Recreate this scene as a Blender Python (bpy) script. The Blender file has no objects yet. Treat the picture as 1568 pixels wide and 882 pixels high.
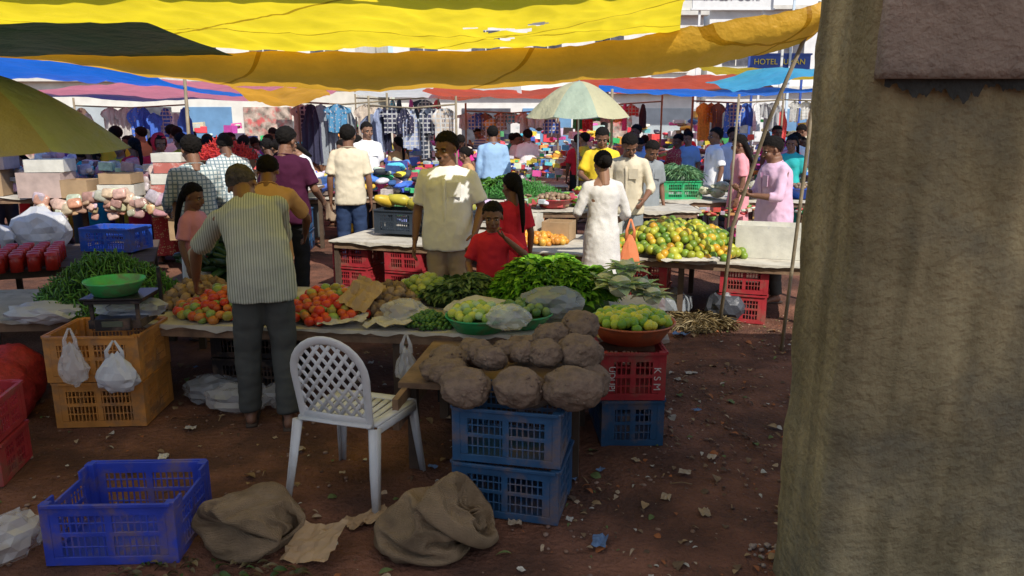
import bpy, bmesh, math, random
import numpy as np
from mathutils import Vector, Matrix, Euler, noise
random.seed(7); np.random.seed(7)
R=math.radians
scene=bpy.context.scene
COL=scene.collection

# ------------------------------------------------------------------ burlap sacks: cloth draped over their contents
def sim_sacks():
    objs=[]; res=[]
    def link(me,n):
        o=bpy.data.objects.new(n,me); COL.objects.link(o); objs.append(o); return o
    bm=bmesh.new(); bmesh.ops.create_grid(bm,x_segments=1,y_segments=1,size=3); me=bpy.data.meshes.new('g'); bm.to_mesh(me); bm.free()
    g=link(me,'g'); g.modifiers.new('c','COLLISION'); g.collision.thickness_outer=.006; g.collision.cloth_friction=30
    for k,(x,y,lean,H,seed,rx,ry) in enumerate(((-1.12,3.04,(.26,-.06),.74,3,.19,.17),(-.40,2.98,(.03,-.10),.80,11,.215,.185))):
        bm=bmesh.new(); bmesh.ops.create_icosphere(bm,subdivisions=3,radius=1); 
        for v in bm.verts:
            n=1+.35*noise.noise(v.co*1.7+Vector((seed,0,0))); v.co=Vector((x+v.co.x*rx*.74*n,y+v.co.y*ry*.74*n,.09+v.co.z*(.115,.10)[k]*n))
        me=bpy.data.meshes.new('f'); bm.to_mesh(me); bm.free(); f=link(me,'f'); f.modifiers.new('c','COLLISION'); f.collision.thickness_outer=.006; f.collision.cloth_friction=20
        nr,nc=40,56; V=[];F=[]
        for j in range(nr+1):
            t=j/nr; z=.012+H*t
            for i in range(nc):
                a=2*math.pi*i/nc; n=1+.16*noise.noise(Vector((math.cos(a)*1.8,math.sin(a)*1.8,t*4+seed)))
                w=(1.06 if t<.6 else 1.06-(1.06-.22)*((t-.6)/.4)**1.5)*n*min(1,.75+t*4)
                V.append((x+rx*w*math.cos(a)+lean[0]*t*t,y+ry*w*math.sin(a)+lean[1]*t*t,z+.012*noise.noise(Vector((a,t*5,seed)))))
        for j in range(nr):
            for i in range(nc): F.append([j*nc+i,j*nc+(i+1)%nc,(j+1)*nc+(i+1)%nc,(j+1)*nc+i])
        c=len(V); V.append((x,y,.012)); F+=[[c,(i+1)%nc,i] for i in range(nc)]
        c=len(V); V.append((x+lean[0],y+lean[1],H+.012)); F+=[[c,nr*nc+i,nr*nc+(i+1)%nc] for i in range(nc)]
        me=bpy.data.meshes.new('s'); me.from_pydata(V,[],F); me.update(); s=link(me,'s'); m=s.modifiers.new('cloth','CLOTH'); st=m.settings
        st.quality=6; st.mass=.35; st.tension_stiffness=25; st.compression_stiffness=25; st.shear_stiffness=8; st.bending_stiffness=.5; st.air_damping=2
        cs=m.collision_settings; cs.use_self_collision=True; cs.self_distance_min=.008; cs.distance_min=.007; cs.collision_quality=3
        m.point_cache.frame_start=1; m.point_cache.frame_end=60; res.append(s)
    for fr in range(1,44): scene.frame_set(fr)
    dg=bpy.context.evaluated_depsgraph_get(); out=[]
    for s in res:
        ev=s.evaluated_get(dg); me=ev.to_mesh(); A=np.empty(len(me.vertices)*3); me.vertices.foreach_get('co',A); out.append((A.reshape(-1,3).copy(),[list(p.vertices) for p in me.polygons])); ev.to_mesh_clear()
    for o in objs: bpy.data.objects.remove(o)
    scene.frame_set(1)
    return out
SACKS=sim_sacks()

# ------------------------------------------------------------------ materials
MATS={}
def mat(name,col,rough=.6,var=.25,vscale=6,bump=.15,bscale=50,attr=False,metal=0,pattern=None,transl=0,spec=.4,dirt=None,alpha=1,coord='Object',bdist=.01,streak=0):
    if name in MATS: return MATS[name]
    m=bpy.data.materials.new(name); m.use_nodes=True; nt=m.node_tree; N=nt.nodes; L=nt.links
    bs=N['Principled BSDF']; out=N['Material Output']
    tc=N.new('ShaderNodeTexCoord'); co=tc.outputs[coord]
    def nz(sc,det=4,ro=.55,vec=None):
        n=N.new('ShaderNodeTexNoise'); n.inputs['Scale'].default_value=sc; n.inputs['Detail'].default_value=det; n.inputs['Roughness'].default_value=ro
        L.new(vec or co,n.inputs['Vector']); return n
    def mix(a,b,f,typ='MIX'):
        x=N.new('ShaderNodeMix'); x.data_type='RGBA'; x.blend_type=typ
        for s,v in ((x.inputs[0],f),(x.inputs[6],a),(x.inputs[7],b)):
            if hasattr(v,'is_linked'): L.new(v,s)
            elif isinstance(v,(int,float)): s.default_value=v
            else: s.default_value=(*v[:3],1)
        return x.outputs[2]
    def grey(n,a,b,lo,hi):
        mr=N.new('ShaderNodeMapRange'); mr.inputs[1].default_value=a; mr.inputs[2].default_value=b; mr.inputs[3].default_value=lo; mr.inputs[4].default_value=hi; L.new(n.outputs['Fac'],mr.inputs[0])
        cc=N.new('ShaderNodeCombineColor')
        for i in range(3): L.new(mr.outputs[0],cc.inputs[i])
        return cc.outputs[0]
    if attr:
        a=N.new('ShaderNodeAttribute'); a.attribute_name='Col'; c=a.outputs['Color']
        c=mix(c,col,1.0,'MULTIPLY')
    else:
        rgb=N.new('ShaderNodeRGB'); rgb.outputs[0].default_value=(*col,1); c=rgb.outputs[0]
    if pattern:
        k=pattern[0]; c2=pattern[1]; sc=pattern[2]
        sp=N.new('ShaderNodeSeparateXYZ'); L.new(co,sp.inputs[0])
        def stripe(ax,w=.5):
            mu=N.new('ShaderNodeMath'); mu.operation='MULTIPLY'; mu.inputs[1].default_value=sc; L.new(sp.outputs[ax],mu.inputs[0])
            fr=N.new('ShaderNodeMath'); fr.operation='FRACT'; L.new(mu.outputs[0],fr.inputs[0])
            g=N.new('ShaderNodeMath'); g.operation='GREATER_THAN'; g.inputs[1].default_value=w; L.new(fr.outputs[0],g.inputs[0]); return g.outputs[0]
        if k=='stripe': c=mix(c,c2,stripe(0,.55))
        if k=='hstripe': c=mix(c,c2,stripe(2,.6))
        if k=='check': c=mix(c,c2,stripe(0,.7)); c=mix(c,c2,stripe(2,.7))
        if k=='seam':
            for dv in ((.55,.75,0),(-.18,1.0,0)):
                d=N.new('ShaderNodeVectorMath'); d.operation='DOT_PRODUCT'; d.inputs[1].default_value=dv; L.new(co,d.inputs[0])
                mu=N.new('ShaderNodeMath'); mu.operation='MULTIPLY'; mu.inputs[1].default_value=sc; L.new(d.outputs['Value'],mu.inputs[0])
                fr=N.new('ShaderNodeMath'); fr.operation='FRACT'; L.new(mu.outputs[0],fr.inputs[0])
                g=N.new('ShaderNodeMath'); g.operation='GREATER_THAN'; g.inputs[1].default_value=.982; L.new(fr.outputs[0],g.inputs[0]); c=mix(c,c2,g.outputs[0])
        if k=='dots':
            v=N.new('ShaderNodeTexVoronoi'); v.inputs['Scale'].default_value=sc; L.new(co,v.inputs['Vector'])
            g=N.new('ShaderNodeMath'); g.operation='LESS_THAN'; g.inputs[1].default_value=.28; L.new(v.outputs['Distance'],g.inputs[0]); c=mix(c,c2,g.outputs[0])
    if var>0: c=mix(c,grey(nz(vscale,5),.3,.7,1-var,1+var*.5),1.0,'MULTIPLY')
    if streak:
        mp=N.new('ShaderNodeMapping'); mp.inputs['Scale'].default_value=(9,9,.7); L.new(co,mp.inputs[0])
        c=mix(c,grey(nz(1,6,.6,mp.outputs[0]),.35,.68,1-streak,1.12),1.0,'MULTIPLY')
    if dirt:
        n=nz(dirt[1],8,.65); mr=N.new('ShaderNodeMapRange'); mr.inputs[1].default_value=dirt[2]; mr.inputs[2].default_value=dirt[2]+.15; mr.inputs[4].default_value=dirt[3]; L.new(n.outputs['Fac'],mr.inputs[0])
        c=mix(c,dirt[0],mr.outputs[0])
    L.new(c,bs.inputs['Base Color']); bs.inputs['Roughness'].default_value=rough; bs.inputs['Metallic'].default_value=metal
    bs.inputs['Specular IOR Level'].default_value=spec
    if bump>0:
        n=nz(bscale,6); b=N.new('ShaderNodeBump'); b.inputs['Strength'].default_value=bump; b.inputs['Distance'].default_value=bdist
        L.new(n.outputs['Fac'],b.inputs['Height']); L.new(b.outputs[0],bs.inputs['Normal'])
    sh=bs.outputs[0]
    if transl>0:
        t=N.new('ShaderNodeBsdfTranslucent'); L.new(c,t.inputs['Color'])
        mx=N.new('ShaderNodeMixShader'); mx.inputs[0].default_value=transl; L.new(sh,mx.inputs[1]); L.new(t.outputs[0],mx.inputs[2]); sh=mx.outputs[0]
    if alpha<1:
        t=N.new('ShaderNodeBsdfTransparent'); mx=N.new('ShaderNodeMixShader'); mx.inputs[0].default_value=alpha
        L.new(t.outputs[0],mx.inputs[1]); L.new(sh,mx.inputs[2]); sh=mx.outputs[0]
    if sh is not bs.outputs[0]: L.new(sh,out.inputs['Surface'])
    MATS[name]=m; return m

# ------------------------------------------------------------------ builder
_ico={}
def ico(s):
    if s not in _ico:
        bm=bmesh.new(); bmesh.ops.create_icosphere(bm,subdivisions=s,radius=1); bm.verts.ensure_lookup_table()
        V=np.array([v.co[:] for v in bm.verts]); F=[[v.index for v in f.verts] for f in bm.faces]; bm.free(); _ico[s]=(V,F)
    V,F=_ico[s]; return V.copy(),F
def MX(loc=(0,0,0),rot=(0,0,0),sc=(1,1,1)):
    if isinstance(sc,(int,float)): sc=(sc,)*3
    return Matrix.LocRotScale(Vector(loc),Euler(rot),Vector(sc))
def xf(V,M):
    A=np.array(M); return V@A[:3,:3].T+A[:3,3]
class B:
    def __init__(s): s.V=[];s.F=[];s.M=[];s.S=[];s.C=[];s.n=0
    def add(s,V,F,mi=0,sm=True,col=(1,1,1)):
        V=np.asarray(V,float); s.V.append(V); n=s.n
        s.F+= [[i+n for i in f] for f in F]; s.M+=[mi]*len(F); s.S+=[sm]*len(F)
        s.C.append(np.tile(np.array([*col[:3],1.]),(len(V),1))); s.n+=len(V)
    def box(s,c,sz,mi=0,M=None,col=(1,1,1),taper=0):
        x,y,z=[a/2 for a in sz]
        V=np.array([[-x,-y,-z],[x,-y,-z],[x,y,-z],[-x,y,-z],[-x,-y,z],[x,-y,z],[x,y,z],[-x,y,z]],float)
        if taper: V[4:,:2]*=1-taper
        V+=np.array(c)
        if M is not None: V=xf(V,M)
        s.add(V,[[0,3,2,1],[4,5,6,7],[0,1,5,4],[1,2,6,5],[2,3,7,6],[3,0,4,7]],mi,False,col)
    def ball(s,c,r,mi=0,sub=2,M=None,col=(1,1,1),rot=(0,0,0)):
        V,F=ico(sub); V=xf(V,MX(c,rot,r))
        if M is not None: V=xf(V,M)
        s.add(V,F,mi,True,col)
    def tube(s,P,r,mi=0,n=8,M=None,col=(1,1,1),flat=1,sidev=None):
        V,F=tubegeo(P,r,n,flat,sidev)
        if M is not None: V=xf(V,M)
        s.add(V,F,mi,True,col)
    def lathe(s,prof,mi=0,n=24,M=None,col=(1,1,1)):
        V=[];F=[]
        for (r,z) in prof:
            for k in range(n):
                a=2*math.pi*k/n; V.append((r*math.cos(a),r*math.sin(a),z))
        for i in range(len(prof)-1):
            for k in range(n): F.append([i*n+k,i*n+(k+1)%n,(i+1)*n+(k+1)%n,(i+1)*n+k])
        V=np.array(V)
        if M is not None: V=xf(V,M)
        s.add(V,F,mi,True,col)
    def make(s,name,mats,loc=(0,0,0),rot=(0,0,0),bevel=0,scale=(1,1,1)):
        me=bpy.data.meshes.new(name); V=np.concatenate(s.V); me.from_pydata(V.tolist(),[],s.F)
        me.polygons.foreach_set('material_index',s.M); me.polygons.foreach_set('use_smooth',s.S)
        a=me.color_attributes.new('Col','FLOAT_COLOR','POINT'); a.data.foreach_set('color',np.concatenate(s.C).ravel())
        for m in (mats if isinstance(mats,(list,tuple)) else [mats]): me.materials.append(m)
        me.update(); o=bpy.data.objects.new(name,me); COL.objects.link(o); o.location=loc; o.rotation_euler=rot; o.scale=scale
        if bevel:
            b=o.modifiers.new('bev','BEVEL'); b.width=bevel; b.segments=1; b.limit_method='ANGLE'
        return o
def tubegeo(P,r,n=8,flat=1,sidev=None):
    P=[Vector(p) for p in P]; 
    if not isinstance(r,(list,tuple)): r=[r]*len(P)
    V=[];F=[];prev=None
    for i,p in enumerate(P):
        t=(P[min(i+1,len(P)-1)]-P[max(i-1,0)]).normalized()
        if sidev is not None: a=Vector(sidev)-t*t.dot(Vector(sidev)); 
        elif prev is None:
            a=t.orthogonal()
        else: a=prev-t*t.dot(prev)
        a.normalize(); prev=a; b=t.cross(a)
        rr=r[i] if isinstance(r[i],(tuple,list)) else (r[i],r[i]*flat)
        for k in range(n):
            an=2*math.pi*k/n; q=p+a*math.cos(an)*rr[0]+b*math.sin(an)*rr[1]; V.append(q[:])
    for i in range(len(P)-1):
        for k in range(n): F.append([i*n+k,i*n+(k+1)%n,(i+1)*n+(k+1)%n,(i+1)*n+k])
    F.append(list(range(n))[::-1]); F.append([(len(P)-1)*n+k for k in range(n)])
    return np.array(V),F
def voxmesh(parts,size,sm=2):
    V=[];F=[];n=0
    for v,f in parts:
        V.append(np.asarray(v)); F+=[[i+n for i in q] for q in f]; n+=len(v)
    me=bpy.data.meshes.new('t'); me.from_pydata(np.concatenate(V).tolist(),[],F)
    o=bpy.data.objects.new('t',me); COL.objects.link(o)
    r=o.modifiers.new('r','REMESH'); r.mode='VOXEL'; r.voxel_size=size
    if sm: s=o.modifiers.new('s','SMOOTH'); s.iterations=sm; s.factor=.6
    dg=bpy.context.evaluated_depsgraph_get(); ev=o.evaluated_get(dg); m=ev.to_mesh()
    A=np.empty(len(m.vertices)*3); m.vertices.foreach_get('co',A); A=A.reshape(-1,3)
    FF=[list(p.vertices) for p in m.polygons]
    ev.to_mesh_clear(); bpy.data.objects.remove(o); bpy.data.meshes.remove(me)
    return A,FF
def sphere_part(c,r,rot=(0,0,0),sub=3):
    V,F=ico(sub); return xf(V,MX(c,rot,r if not isinstance(r,(int,float)) else (r,)*3)),F
def vnoise(V,F,amp,freq,seed=0,ridge=False,stretch=(1,1,1),octs=2):
    V=np.asarray(V); me=bpy.data.meshes.new('t'); me.from_pydata(V.tolist(),[],F); me.update()
    N=np.empty(len(V)*3); me.vertices.foreach_get('normal',N); N=N.reshape(-1,3); bpy.data.meshes.remove(me)
    d=np.empty(len(V))
    for i,p in enumerate(V):
        q=Vector((p[0]*stretch[0],p[1]*stretch[1],p[2]*stretch[2]))*freq+Vector((seed*3.1,seed,seed*1.7))
        a=noise.noise(q); b=noise.noise(q*2.1+Vector((9,3,1))) if octs>1 else 0
        d[i]= (1-2*abs(a))*.7+(1-2*abs(b))*.35-.4 if ridge else a+.5*b
    return V+N*(d*amp)[:,None]

# ------------------------------------------------------------------ people
SKIN=[mat('skin_a',(.20,.095,.055),.55,.1,8,.1,90),mat('skin_b',(.27,.14,.085),.55,.1,8,.1,90),mat('skin_c',(.14,.068,.04),.55,.1,8,.1,90)]
HAIR=mat('hair_black',(.012,.010,.009),.8,.3,30,1,140,spec=.12)
HAIRG=mat('hair_grey',(.09,.075,.065),.85,.6,30,1,140,spec=.15)
EYE=mat('eye_white',(.42,.38,.35),.3,0,bump=0); DARK=mat('eye_dark',(.01,.008,.007),.3,0,bump=0); LIP=mat('lip',(.15,.06,.05),.45,0,bump=0)
SHOE=mat('sandal',(.05,.03,.02),.6)
def build_head(female):
    parts=[sphere_part((0,-.012,.14),(.075,.094,.088)),sphere_part((0,.022,.07),(.058,.066,.072)),sphere_part((0,.04,.022),(.034,.038,.024)),
      sphere_part((0,.091,.088),(.012,.018,.026),(R(-18),0,0)),sphere_part((0,.099,.076),(.017,.013,.011)),
      sphere_part((.034,.058,.078),(.024,.026,.022)),sphere_part((-.034,.058,.078),(.024,.026,.022)),
      sphere_part((0,.069,.125),(.052,.016,.012)),sphere_part((0,.082,.052),(.024,.014,.014)),
      sphere_part((.077,-.008,.100),(.008,.016,.027),(R(-10),0,R(-18))),sphere_part((-.077,-.008,.100),(.008,.016,.027),(R(-10),0,R(18))),
      tubegeo([(0,-.02,-.09),(0,-.018,-.02),(0,-.012,.06)],[.056,.054,.055],14)]
    V,F=voxmesh(parts,.006,1); out=[(V,F,0)]
    for s in (1,-1):
        v,f=sphere_part((s*.031,.0745,.107),(.0115,.009,.0052),sub=2); out.append((v,f,2))
        v,f=sphere_part((s*.031,.0805,.107),(.0066,.004,.0056),sub=2); out.append((v,f,3))
        v,f=sphere_part((s*.032,.079,.125),(.020,.007,.0035 if female else .005),(0,s*R(7),-s*R(20)),2); out.append((v,f,1))
    v,f=sphere_part((0,.0925,.05),(.020,.006,.006),sub=2); out.append((v,f,4))
    v,f=ico(5); v=xf(v,MX((0,-.017,.146),(0,0,0),(.084,.101,.092)))
    keep=[]
    for q in f:
        p=v[q].mean(0); y,z=p[1],p[2]
        wob=.008*noise.noise(Vector(p*40))
        lim=.176 if y>.05 else (.176-(.05-y)*.75 if y>-.02 else (.122-(-.02-y)*1.6 if y>-.07 else .03))
        if abs(p[0])>.06 and y>-.0 : lim=max(lim,.118)
        if z+wob>lim: keep.append(q)
    v=vnoise(v,f,.006,60,3)
    used=sorted({i for q in keep for i in q}); mp={a:b for b,a in enumerate(used)}
    out.append((v[used],[[mp[i] for i in q] for q in keep],1))
    return out
HEADM=build_head(False); HEADF=build_head(True)
def must():
    v,f=sphere_part((0,.0965,.063),(.026,.007,.007),sub=2); return v,f
def build_hand(curl,vs=.0045):
    parts=[sphere_part((0,0,-.045),(.016,.038,.052)),tubegeo([(0,0,.03),(0,0,-.02)],[(.02,.026),(.018,.03)],12,sidev=(1,0,0))]
    for (y,L,r) in ((.028,.072,.0088),(.010,.08,.009),(-.009,.074,.0086),(-.027,.058,.0078)):
        p=Vector((0,y,-.085)); pts=[Vector((0,y*.8,-.05)),p.copy()]; a=curl*.5
        for k,l in enumerate((.45,.32,.23)):
            p=p+Vector((-math.sin(a),y*.12,-math.cos(a)))*L*l; pts.append(p.copy()); a+=curl
        parts.append(tubegeo(pts,[r*1.1,r*1.05,r,r*.92,r*.7],8)); parts.append(sphere_part(p,r*.75,sub=2))
    pts=[(0,.02,-.015),(-.01,.045,-.04),(-.018,.058,-.065),(-.028,.06,-.09)]
    parts.append(tubegeo(pts,[.014,.0125,.011,.0085],8)); parts.append(sphere_part(pts[-1],.009,sub=2))
    return voxmesh(parts,vs,1)
HAND=build_hand(.35); HANDG=build_hand(1.0)
SH_ST=[(.80,.183,.130),(.86,.184,.132),(.92,.182,.131),(1.0,.176,.127),(1.1,.166,.122),(1.2,.164,.122),(1.3,.172,.122),(1.36,.160,.108),(1.40,.125,.088),(1.435,.08,.072)]
KU_ST=[(.40,.205,.16),(.55,.2,.155),(.7,.192,.148),(.82,.19,.142),(.92,.184,.136),(1.0,.166,.124),(1.08,.150,.112),(1.2,.152,.114),(1.3,.162,.118),(1.36,.148,.100),(1.40,.112,.080),(1.43,.075,.066)]
SA_ST=[(.10,.20,.18),(.3,.19,.165),(.55,.188,.155),(.7,.186,.145),(.85,.185,.138),(.95,.178,.13),(1.06,.152,.115)]
def person(name,loc,rot,H=1.7,lean=0,side=0,head=(0,0),hs=1.,arms={},knees={},ankles={},top=None,bot=None,style='shirt',sleeve='short',female=False,hair='m',
           mous=False,skin=0,vs=.014,hands={},bulk=1.,hemz=.80,grey=False,pel=(0,0),scarf=None):
    S=H/1.7; b=B(); wd=.93 if female else 1.0
    def spine(z):
        p=Vector((pel[0],pel[1],min(z,.93))); zz=.93; 
        while zz<z-1e-6:
            st=min(.03,z-zz); t=min(1,(zz-.93)/.28); t=t*t*(3-2*t); th=R(lean)*t; ph=R(side)*t
            p=p+Vector((math.sin(ph),math.sin(th)*math.cos(ph),math.cos(th)*math.cos(ph)))*st; zz+=st
        t=max(0,min(1,(z-.93)/.28)); t=t*t*(3-2*t)
        return p,Euler((-R(lean)*t,R(side)*t,0)).to_matrix()
    def up(x,y,z):
        p,m=spine(z); return p+m@Vector((x,y,0))
    BODY=[(.84,.12,.085),(.90,.150,.104),(.97,.152,.106),(1.04,.142,.1),(1.10,.136,.098),(1.18,.144,.104),(1.26,.154,.108),(1.33,.158,.104),(1.375,.138,.088),(1.41,.09,.07),(1.44,.06,.058),(1.5,.054,.056)]
    def torso(st,inf=0,z0=0,z1=9):
        st=[(z,a*wd*bulk+inf,d*bulk+inf) for z,a,d in st if z0-1e-6<=z<=z1+1e-6]
        V=[];F=[];n=24
        for z,a,d in st:
            p,m=spine(z)
            for k in range(n):
                an=2*math.pi*k/n; ca,sa=math.cos(an),math.sin(an)
                q=p+m@Vector((a*math.copysign(abs(ca)**.85,ca),d*math.copysign(abs(sa)**.85,sa),0)); V.append(q[:])
        for i in range(len(st)-1):
            for k in range(n): F.append([i*n+k,i*n+(k+1)%n,(i+1)*n+(k+1)%n,(i+1)*n+k])
        F.append(list(range(n))[::-1]); F.append([(len(st)-1)*n+k for k in range(n)])
        return np.array(V),F
    sh={};el={};wr={};nk=up(0,-.01,1.425)
    for k,s in (('R',1),('L',-1)):
        sh[k]=up(s*.162*wd*min(bulk,1.08),0,1.355)
        a=arms.get(k)
        if a: el[k]=Vector(a[0]); wr[k]=Vector(a[1])
        else:
            el[k]=sh[k]+Vector((s*.055,-.03,-.27)); wr[k]=el[k]+Vector((s*.01,.06,-.235))
    kn={k:Vector(knees.get(k,(s*.095,.02,.49))) for k,s in (('R',1),('L',-1))}
    an={k:Vector(ankles.get(k,(s*.1,-.03,.08))) for k,s in (('R',1),('L',-1))}
    hip={k:Vector((s*.078+pel[0],pel[1],.87)) for k,s in (('R',1),('L',-1))}
    L=lambda a,c,t:a+(c-a)*t
    parts=[torso(BODY)]
    for k,s in (('R',1),('L',-1)):
        parts.append(sphere_part(sh[k],.053,sub=2)); parts.append(tubegeo([nk,L(nk,sh[k],.5),sh[k]],[.042,.040,.044],12))
        parts.append(tubegeo([sh[k],L(sh[k],el[k],.35),L(sh[k],el[k],.75),el[k]],[.050,.049,.041,.038],12)); parts.append(sphere_part(el[k],.0385,sub=2))
        parts.append(tubegeo([el[k],L(el[k],wr[k],.25),L(el[k],wr[k],.7),wr[k]],[.037,.039,.03,.0245],12))
        parts.append(tubegeo([hip[k],L(hip[k],kn[k],.3),L(hip[k],kn[k],.7),kn[k]],[.074,.078,.064,.055],12)); parts.append(sphere_part(kn[k],.055,sub=2))
        parts.append(tubegeo([kn[k],L(kn[k],an[k],.25),L(kn[k],an[k],.6),an[k]],[.053,.056,.045,.035],12)); 
        f0=an[k]; parts.append(sphere_part((f0.x,f0.y-.02,f0.z-.035),(.033,.045,.04),sub=2))
        parts.append(tubegeo([(f0.x,f0.y-.04,f0.z-.035),(f0.x+s*.008,f0.y+.06,f0.z-.035),(f0.x+s*.015,f0.y+.135,f0.z-.055),(f0.x+s*.015,f0.y+.19,f0.z-.062)],[(.03,.036),(.038,.034),(.045,.022),(.03,.014)],12,sidev=(1,0,0)))
    V,F=voxmesh(parts,vs,2); b.add(V,F,0)
    for k in 'RL':
        f0=an[k]
        if f0.z<.12: b.tube([(f0.x,f0.y-.07,.012),(f0.x,f0.y+.05,.012),(f0.x,f0.y+.2,.012)],[(.035,.012),(.04,.012),(.045,.012)],7,10,sidev=(1,0,0))
    if style in('shirt','kurta'):
        parts=[torso(BODY,.010,.84,.98)]
        lw=1.0 if style=='shirt' else .82
        for k in 'RL':
            en=L(an[k],kn[k],.04)
            parts.append(tubegeo([hip[k],L(hip[k],kn[k],.3),L(hip[k],kn[k],.7),kn[k]],[.084,.092,.082*lw,.076*lw],14)); parts.append(sphere_part(kn[k],.075*lw,sub=2))
            parts.append(tubegeo([kn[k],L(kn[k],an[k],.4),L(kn[k],an[k],.8),en],[.075*lw,.072*lw,.066*lw,.064*lw],14))
        V,F=voxmesh(parts,vs*1.1,1); V=vnoise(V,F,.006,13,len(b.F)%17,stretch=(1,1,.6)); V=vnoise(V,F,.007,16,2,True,stretch=(.5,.5,1.3),octs=1); b.add(V,F,6)
    parts=[torso({'shirt':SH_ST,'kurta':KU_ST,'saree':[q for q in KU_ST if q[0]>=.92]}[style])]
    if female and H>1.4:
        for s in (1,-1): parts.append(sphere_part(up(s*.062,.07,1.25),(.062,.055,.058),sub=2))
    for k,s in (('R',1),('L',-1)):
        parts.append(sphere_part(sh[k],.060 if not female else .056,sub=2)); parts.append(tubegeo([nk,L(nk,sh[k],.5),sh[k]],[.046,.046,.052],12))
        if sleeve=='short': parts.append(tubegeo([sh[k],L(sh[k],el[k],.4),L(sh[k],el[k],.80)],[.059,.062,.066],14))
        elif sleeve=='long':
            parts.append(tubegeo([sh[k],L(sh[k],el[k],.5),el[k]],[.059,.055,.050],14)); parts.append(sphere_part(el[k],.050,sub=2))
            parts.append(tubegeo([el[k],L(el[k],wr[k],.5),L(el[k],wr[k],.92)],[.050,.044,.038],14))
        elif sleeve=='34':
            parts.append(tubegeo([sh[k],L(sh[k],el[k],.5),el[k]],[.055,.051,.046],14)); parts.append(sphere_part(el[k],.046,sub=2))
            parts.append(tubegeo([el[k],L(el[k],wr[k],.35)],[.046,.045],14))
    sd=len(name)+loc[0]*3
    V,F=voxmesh(parts,vs,2); V=vnoise(V,F,.007,6,sd,stretch=(1,1,.6),octs=1); V=vnoise(V,F,.009,10,loc[0]+1,True,stretch=(.9,.9,.75),octs=2); b.add(V,F,5)
    if style=='saree':
        V,F=voxmesh([torso(SA_ST)],vs*1.1,1); V=vnoise(V,F,.013,9,4,stretch=(1.6,1.6,.15)); b.add(V,F,6)
    if style=='shirt':
        pc,mc=spine(1.43)
        ring=[pc+mc@Vector((.070*math.cos(a),.066*math.sin(a)+.004,.006-.014*math.sin(a))) for a in [math.pi/2+.12+(2*math.pi-.24)*i/18 for i in range(19)]]
        b.tube(ring,[(.006,.019)]*19,5,8,sidev=(0,0,1))
        if H>1.3:
            fr=[up(0,.1275*bulk,z) for z in (.84,1.0,1.15,1.28,1.35)]; b.tube(fr,[(.013,.003)]*5,5,8,sidev=(1,0,0))
            b.box((0,0,0),(.10,.006,.11),5,Matrix.Translation(up(-.08,.112*bulk+.012,1.27)))
    hp,hm=spine(1.452); yaw,pit=head; h_=hs*1.05
    Mh=Matrix.Translation(hp)@(hm.to_4x4()@Matrix.Rotation(R(yaw),4,'Z')@Matrix.Rotation(R(pit),4,'X'))@Matrix.Diagonal((h_*wd**.5,h_*wd**.5,h_,1))
    for v,f,mi in (HEADF if female else HEADM): b.add(xf(v,Mh),f,mi)
    if mous: v,f=must(); b.add(xf(v,Mh),f,1)
    if hair=='bun': b.ball((0,-.12,.12),(.042,.036,.042),1,3,Mh)
    if hair=='braid': b.ball((0,-.1,.1),(.05,.035,.06),1,3,Mh); b.tube([(0,-.115,.1),(0,-.13,.02),(0,-.14,-.08),(0,-.14,-.2),(0,-.13,-.3)],[.03,.03,.026,.022,.01],1,8,Mh)
    if hair=='long': b.tube([(0,-.06,.14),(0,-.085,.04),(0,-.1,-.06),(0,-.115,-.16)],[(.07,.05),(.082,.045),(.08,.035),(.05,.02)],1,14,Mh,sidev=(1,0,0))
    if scarf is not None:
        v,f=ico(4); v=xf(v,MX((0,-.022,.12),(0,0,0),(.095,.108,.125))); kp=[q for q in f if not(v[q].mean(0)[1]>.045 and v[q].mean(0)[2]<.185)]
        v=vnoise(v,f,.008,20,1); b.add(xf(v,Mh),kp,5)
    for k,s in (('R',1),('L',-1)):
        hv,hf=(HANDG if hands.get(k)=='grip' else HAND)
        z=(el[k]-wr[k]).normalized(); fw=Vector((0,1,0.25)); y=(fw-z*fw.dot(z)); 
        if y.length<.3: y=Vector((-s*.8,0,.6))-z*z.dot(Vector((-s*.8,0,.6)))
        y.normalize(); x=y.cross(z)
        M3=Matrix((x,y,z)).transposed().to_4x4(); sc=.98 if not female else .9
        hv2=hv.copy(); hf2=hf
        if s<0: hv2[:,0]*=-1; hf2=[q[::-1] for q in hf]
        b.add(xf(hv2,Matrix.Translation(wr[k])@M3@Matrix.Scale(sc,4)),hf2,0)
    mats=[SKIN[skin],HAIRG if grey else HAIR,EYE,DARK,LIP,top,bot or top,SHOE]
    return b.make(name,mats,loc,(0,0,R(rot)),scale=(S,S,S))

def cloth(name,col,**k):
    d=dict(rough=.88,var=.12,vscale=5,bump=.5,bscale=14,bdist=.012,spec=.12); d.update(k); return mat('cloth_'+name,col,**d)
white=cloth('white',(.80,.79,.78)); cream=cloth('cream',(.66,.58,.43)); dgrey=cloth('dgrey',(.075,.078,.072)); khaki=cloth('khaki',(.40,.30,.21))
black=cloth('black',(.02,.02,.022)); navy=cloth('navy',(.03,.05,.11)); maroon=cloth('maroon',(.06,.012,.035)); red=cloth('red',(.62,.03,.05)); pinkc=cloth('pink',(.78,.32,.36))
stripeS=cloth('stripe',(.50,.51,.42),pattern=('stripe',(.27,.29,.23),70)); checkS=cloth('check',(.6,.63,.6),pattern=('check',(.2,.27,.3),26))
orange=cloth('orange',(.55,.32,.15)); pinkL=cloth('pinklight',(.70,.46,.60)); blueS=cloth('blueshirt',(.30,.46,.68)); yel=cloth('yellow',(.80,.55,.04)); teal=cloth('teal',(.04,.42,.40))
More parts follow.
